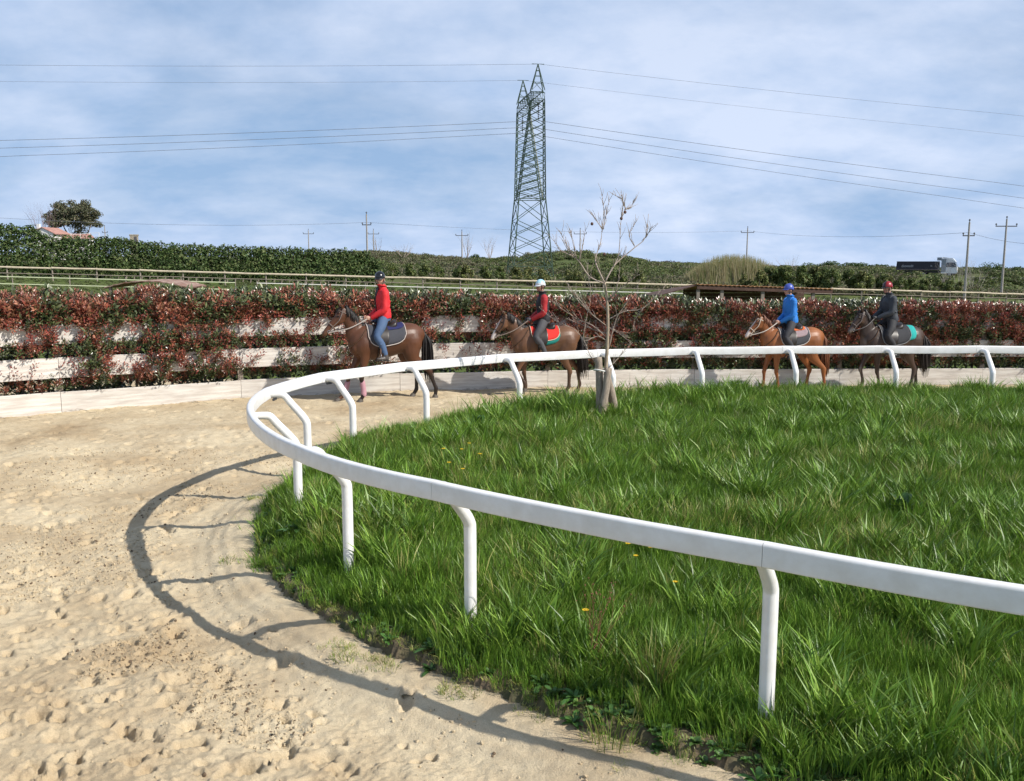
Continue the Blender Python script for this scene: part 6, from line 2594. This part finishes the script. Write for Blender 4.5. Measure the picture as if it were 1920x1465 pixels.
    # stirrup leathers and irons belong to the rider's seat
    for (s, hip, kn, an, toe) in legs:
        c = an.lerp(toe, 0.62) + Vector((0, 0, -0.035))
        m = MB()
        m.tube([sh(c + Vector((0.0, 0.052 * math.cos(a), 0.058 + 0.065 * math.sin(a))) ) for a in np.linspace(-0.9, 4.05, 14)], [0.006], n=6, side=(1, 0, 0))
        m.bar(sh(c + Vector((-0.02, -0.045, -0.01))), sh(c + Vector((-0.02, 0.045, -0.01))), 0.03, 0.012)
        st = m.build('stirrup', MATS['steel'], root)
        m = MB()
        m.tube([sh(c + Vector((0, 0, 0.12))), sh(Vector((0.2, s * 0.34, 1.30)))], [(0.004, 0.013)], n=6)
        m.build('stirrup_leather', MATS['brown_leather'], st)
    # helmet
    m = MB()
    n, k = 22, 9
    V, F, CC = [], [], []
    hcol = colors['helmet']
    for i in range(k + 1):
        ph = i / k * R(97)
        for q in range(n):
            a = 2 * math.pi * q / n
            drop = 0.018 * (math.cos(a) < -0.2) * (i / k) ** 3
            V.append(H(-0.012 + 0.128 * math.sin(ph) * math.cos(a), 0.106 * math.sin(ph) * math.sin(a), 0.052 + 0.122 * math.cos(ph) - drop))
            c = hcol[0]
            if len(hcol) > 1 and (abs(math.sin(a)) < 0.42 if colors.get('stripe') else (i > k - 3)):
                c = hcol[1]
            CC.append(c)
    for i in range(k):
        for q in range(n):
            F.append((i * n + q, (i + 1) * n + q, (i + 1) * n + (q + 1) % n, i * n + (q + 1) % n))
    m.add(V, F)
    hm = m.mesh('helmet', True)
    set_cols(hm, np.array(CC))
    ho = link('helmet', hm, mat('helmet_%d' % seed, (0, 0, 0), rough=colors.get('gloss', 0.35), attr=True, spec=0.5), root)
    sol = ho.modifiers.new('t', 'SOLIDIFY')
    sol.thickness = 0.012
    m = MB()   # peak
    V, F = [], []
    for q in range(13):
        a = (q / 12 - 0.5) * 2.1
        V += [H(-0.012 + 0.122 * math.cos(a), 0.104 * math.sin(a), 0.048), H(-0.012 + (0.128 + 0.048 * math.cos(a * 0.85)) * math.cos(a), 0.108 * math.sin(a), 0.030),
              H(-0.012 + 0.122 * math.cos(a), 0.104 * math.sin(a), 0.040), H(-0.012 + (0.128 + 0.048 * math.cos(a * 0.85)) * math.cos(a), 0.108 * math.sin(a), 0.024)]
    for q in range(12):
        a, c = 4 * q, 4 * q + 4
        F += [(a, c, c + 1, a + 1), (a + 2, a + 3, c + 3, c + 2), (a + 1, c + 1, c + 3, a + 3)]
    m.add(V, F)
    m.build('peak', mat('peak_%d' % seed, hcol[-1], rough=0.4), ho, smooth=True)
    m = MB()
    m.tube([H(0.01, 0.092, 0.02), H(0.03, 0.080, -0.06), H(0.045, 0.03, -0.118), H(0.045, -0.03, -0.118), H(0.03, -0.080, -0.06), H(0.01, -0.092, 0.02)], [0.007], n=6, sub=3, side=(0, 0, 1))
    m.build('chin_strap', MATS['dark_leather'], ho)
    m = MB()   # hair at the nape
    for q in range(20):
        a = math.pi + (q / 19 - 0.5) * 2.4
        m.tube([H(-0.012 + 0.100 * math.cos(a), 0.086 * math.sin(a), 0.03), H(-0.010 + 0.096 * math.cos(a), 0.084 * math.sin(a), -0.035)], [0.013, 0.006], n=5)
    m.build('hair', mat('dark_hair', (0.025, 0.018, 0.014), rough=0.6), root)
    return root


def facing(deg):
    """heading to the left of the picture, turned deg towards the camera"""
    return math.pi + R(deg)


def at_ground(px, Y):
    return ((px - 960) / F_PX * (Y * math.cos(PITCH) + CAM_H * math.sin(PITCH)), Y, 0.0)


def build_horses():
    W1 = [(True, 0.15, 6, 10, 0.0), (True, -0.15, 26, 2, 0.0), (False, 0.15, -20, 8, 0.0), (False, -0.15, -2, 0, 0.0)]
    W2 = [(True, 0.15, 20, 55, 0.10), (True, -0.15, -4, 0, 0.0), (False, 0.15, 12, 14, 0.02), (False, -0.15, -14, 0, 0.0)]
    W3 = [(True, 0.15, -6, 0, 0.0), (True, -0.15, 12, 6, 0.0), (False, 0.15, -10, 0, 0.0), (False, -0.15, 10, 4, 0.0)]
    W4 = [(True, 0.15, -8, 0, 0.0), (True, -0.15, 18, 30, 0.05), (False, 0.15, 12, 6, 0.0), (False, -0.15, -10, 0, 0.0)]
    WH = (0.62, 0.58, 0.54)
    h1, _ = build_horse('dark bay horse with pink front leg wraps leading the line', at_ground(726, 18.95), facing(24), 1.04, (0.90, 1.84), (1.33, 1.36), W1,
                        dict(name='bay', base=(0.085, 0.032, 0.014), leg=(0.018, 0.012, 0.010), muzzle=(0.10, 0.045, 0.022), hair=(0.012, 0.010, 0.009), leg_z=0.66),
                        dict(pads=[('main', -0.36, 0.44, R(98), 0.018, (0.045, 0.047, 0.058), (0.50, 0.44, 0.40)), ('top', -0.34, 0.10, R(44), 0.034, (0.012, 0.016, 0.085), None)],
                             bridle=(0.16, 0.12, 0.10), reins=(0.33, 0.29, 0.26), hands=(0.40, 0.085, 1.665), wraps=(0.44, 0.24, 0.28)), 1)
    build_rider('smiling rider in red jacket, blue jeans and black helmet facing the camera', h1, (0.36, 0.085, 1.665), (58, -6),
                dict(jacket=(0.62, 0.018, 0.025), front=(0.015, 0.012, 0.016), trousers=(0.055, 0.10, 0.19), boot=(0.07, 0.06, 0.055), helmet=[(0.012, 0.013, 0.016)], gloss=0.18, beard=True),
                dict(k=-0.13, kz=-0.05, a=-0.05), lean=0.0, seed=1)
    h2, _ = build_horse('bay horse with white muzzle and red saddle cloth, second in line', at_ground(1022, 19.8), facing(13), 0.97, (0.97, 1.78), (1.30, 1.27), W2,
                        dict(name='bay2', base=(0.118, 0.056, 0.028), leg=(0.050, 0.028, 0.018), muzzle=(0.34, 0.27, 0.23), hair=(0.014, 0.011, 0.010), leg_z=0.60, blaze=0.034),
                        dict(pads=[('under', -0.29, 0.36, R(96), 0.014, (0.008, 0.20, 0.17), None), ('main', -0.28, 0.40, R(80), 0.026, (0.62, 0.025, 0.018), (0.60, 0.52, 0.38))],
                             bridle=(0.06, 0.035, 0.025), reins=(0.20, 0.15, 0.12), hands=(0.42, 0.085, 1.695)), 2)
    build_rider('rider in black vest over red sleeves with a pale blue helmet', h2, (0.38, 0.085, 1.695), (24, -4),
                dict(jacket=(0.012, 0.012, 0.015), sleeve=(0.36, 0.016, 0.020), trousers=(0.055, 0.055, 0.06), boot=(0.016, 0.014, 0.014), tall_boot=True,
                     helmet=[(0.36, 0.58, 0.66), (0.62, 0.64, 0.66)], skin=(0.30, 0.16, 0.11), gloves=(0.05, 0.045, 0.05)), dict(k=-0.10, kz=-0.04, a=-0.08), lean=0.03, seed=2)
    h3, _ = build_horse('chestnut horse with pale bridle, third in line', at_ground(1481, 20.25), facing(9), 0.93, (0.87, 1.78), (1.24, 1.33), W3,
                        dict(name='chestnut', base=(0.235, 0.083, 0.026), leg=(0.19, 0.062, 0.022), muzzle=(0.24, 0.11, 0.06), hair=(0.13, 0.045, 0.018), leg_z=0.5, blaze=0.02),
                        dict(pads=[('main', -0.34, 0.42, R(100), 0.016, (0.045, 0.047, 0.055), (0.55, 0.50, 0.47)), ('mid', -0.30, 0.30, R(66), 0.030, (0.30, 0.22, 0.23), None), ('top', -0.27, 0.10, R(34), 0.044, (0.62, 0.14, 0.03), None)],
                             bridle=(0.58, 0.48, 0.38), reins=(0.52, 0.46, 0.40), hands=(0.44, 0.085, 1.68)), 3)
    build_rider('rider in bright blue jacket, dark breeches and blue helmet', h3, (0.40, 0.085, 1.68), (8, -2),
                dict(jacket=(0.012, 0.165, 0.53), trousers=(0.028, 0.028, 0.034), boot=(0.018, 0.017, 0.017), tall_boot=True, helmet=[(0.055, 0.085, 0.36)], skin=(0.42, 0.24, 0.17)),
                dict(k=-0.08, kz=-0.04, a=-0.06), lean=0.06, seed=3)
    h4, _ = build_horse('dark brown horse with turquoise cloth behind the saddle, last in line', at_ground(1666, 20.3), facing(10), 0.95, (0.83, 1.86), (1.17, 1.40), W4,
                        dict(name='brown', base=(0.052, 0.031, 0.021), leg=(0.045, 0.034, 0.029), muzzle=(0.14, 0.115, 0.10), hair=(0.022, 0.017, 0.015), leg_z=0.62),
                        dict(pads=[('back', -0.50, -0.10, R(92), 0.012, (0.010, 0.34, 0.31), None), ('main', -0.33, 0.42, R(100), 0.026, (0.032, 0.033, 0.038), (0.22, 0.22, 0.22))],
                             bridle=(0.16, 0.13, 0.12), reins=(0.10, 0.09, 0.085), hands=(0.54, 0.09, 1.74)), 4)
    build_rider('rider in dark grey jacket with a red and black helmet', h4, (0.50, 0.09, 1.74), (14, -4),
                dict(jacket=(0.030, 0.036, 0.046), trousers=(0.022, 0.022, 0.025), boot=(0.015, 0.015, 0.016), helmet=[(0.27, 0.014, 0.020), (0.02, 0.02, 0.022)], stripe=True,
                     skin=(0.34, 0.19, 0.14), gloves=(0.015, 0.015, 0.017)), dict(k=-0.10, kz=-0.04, a=-0.08), lean=0.12, seed=4)


build_horses()
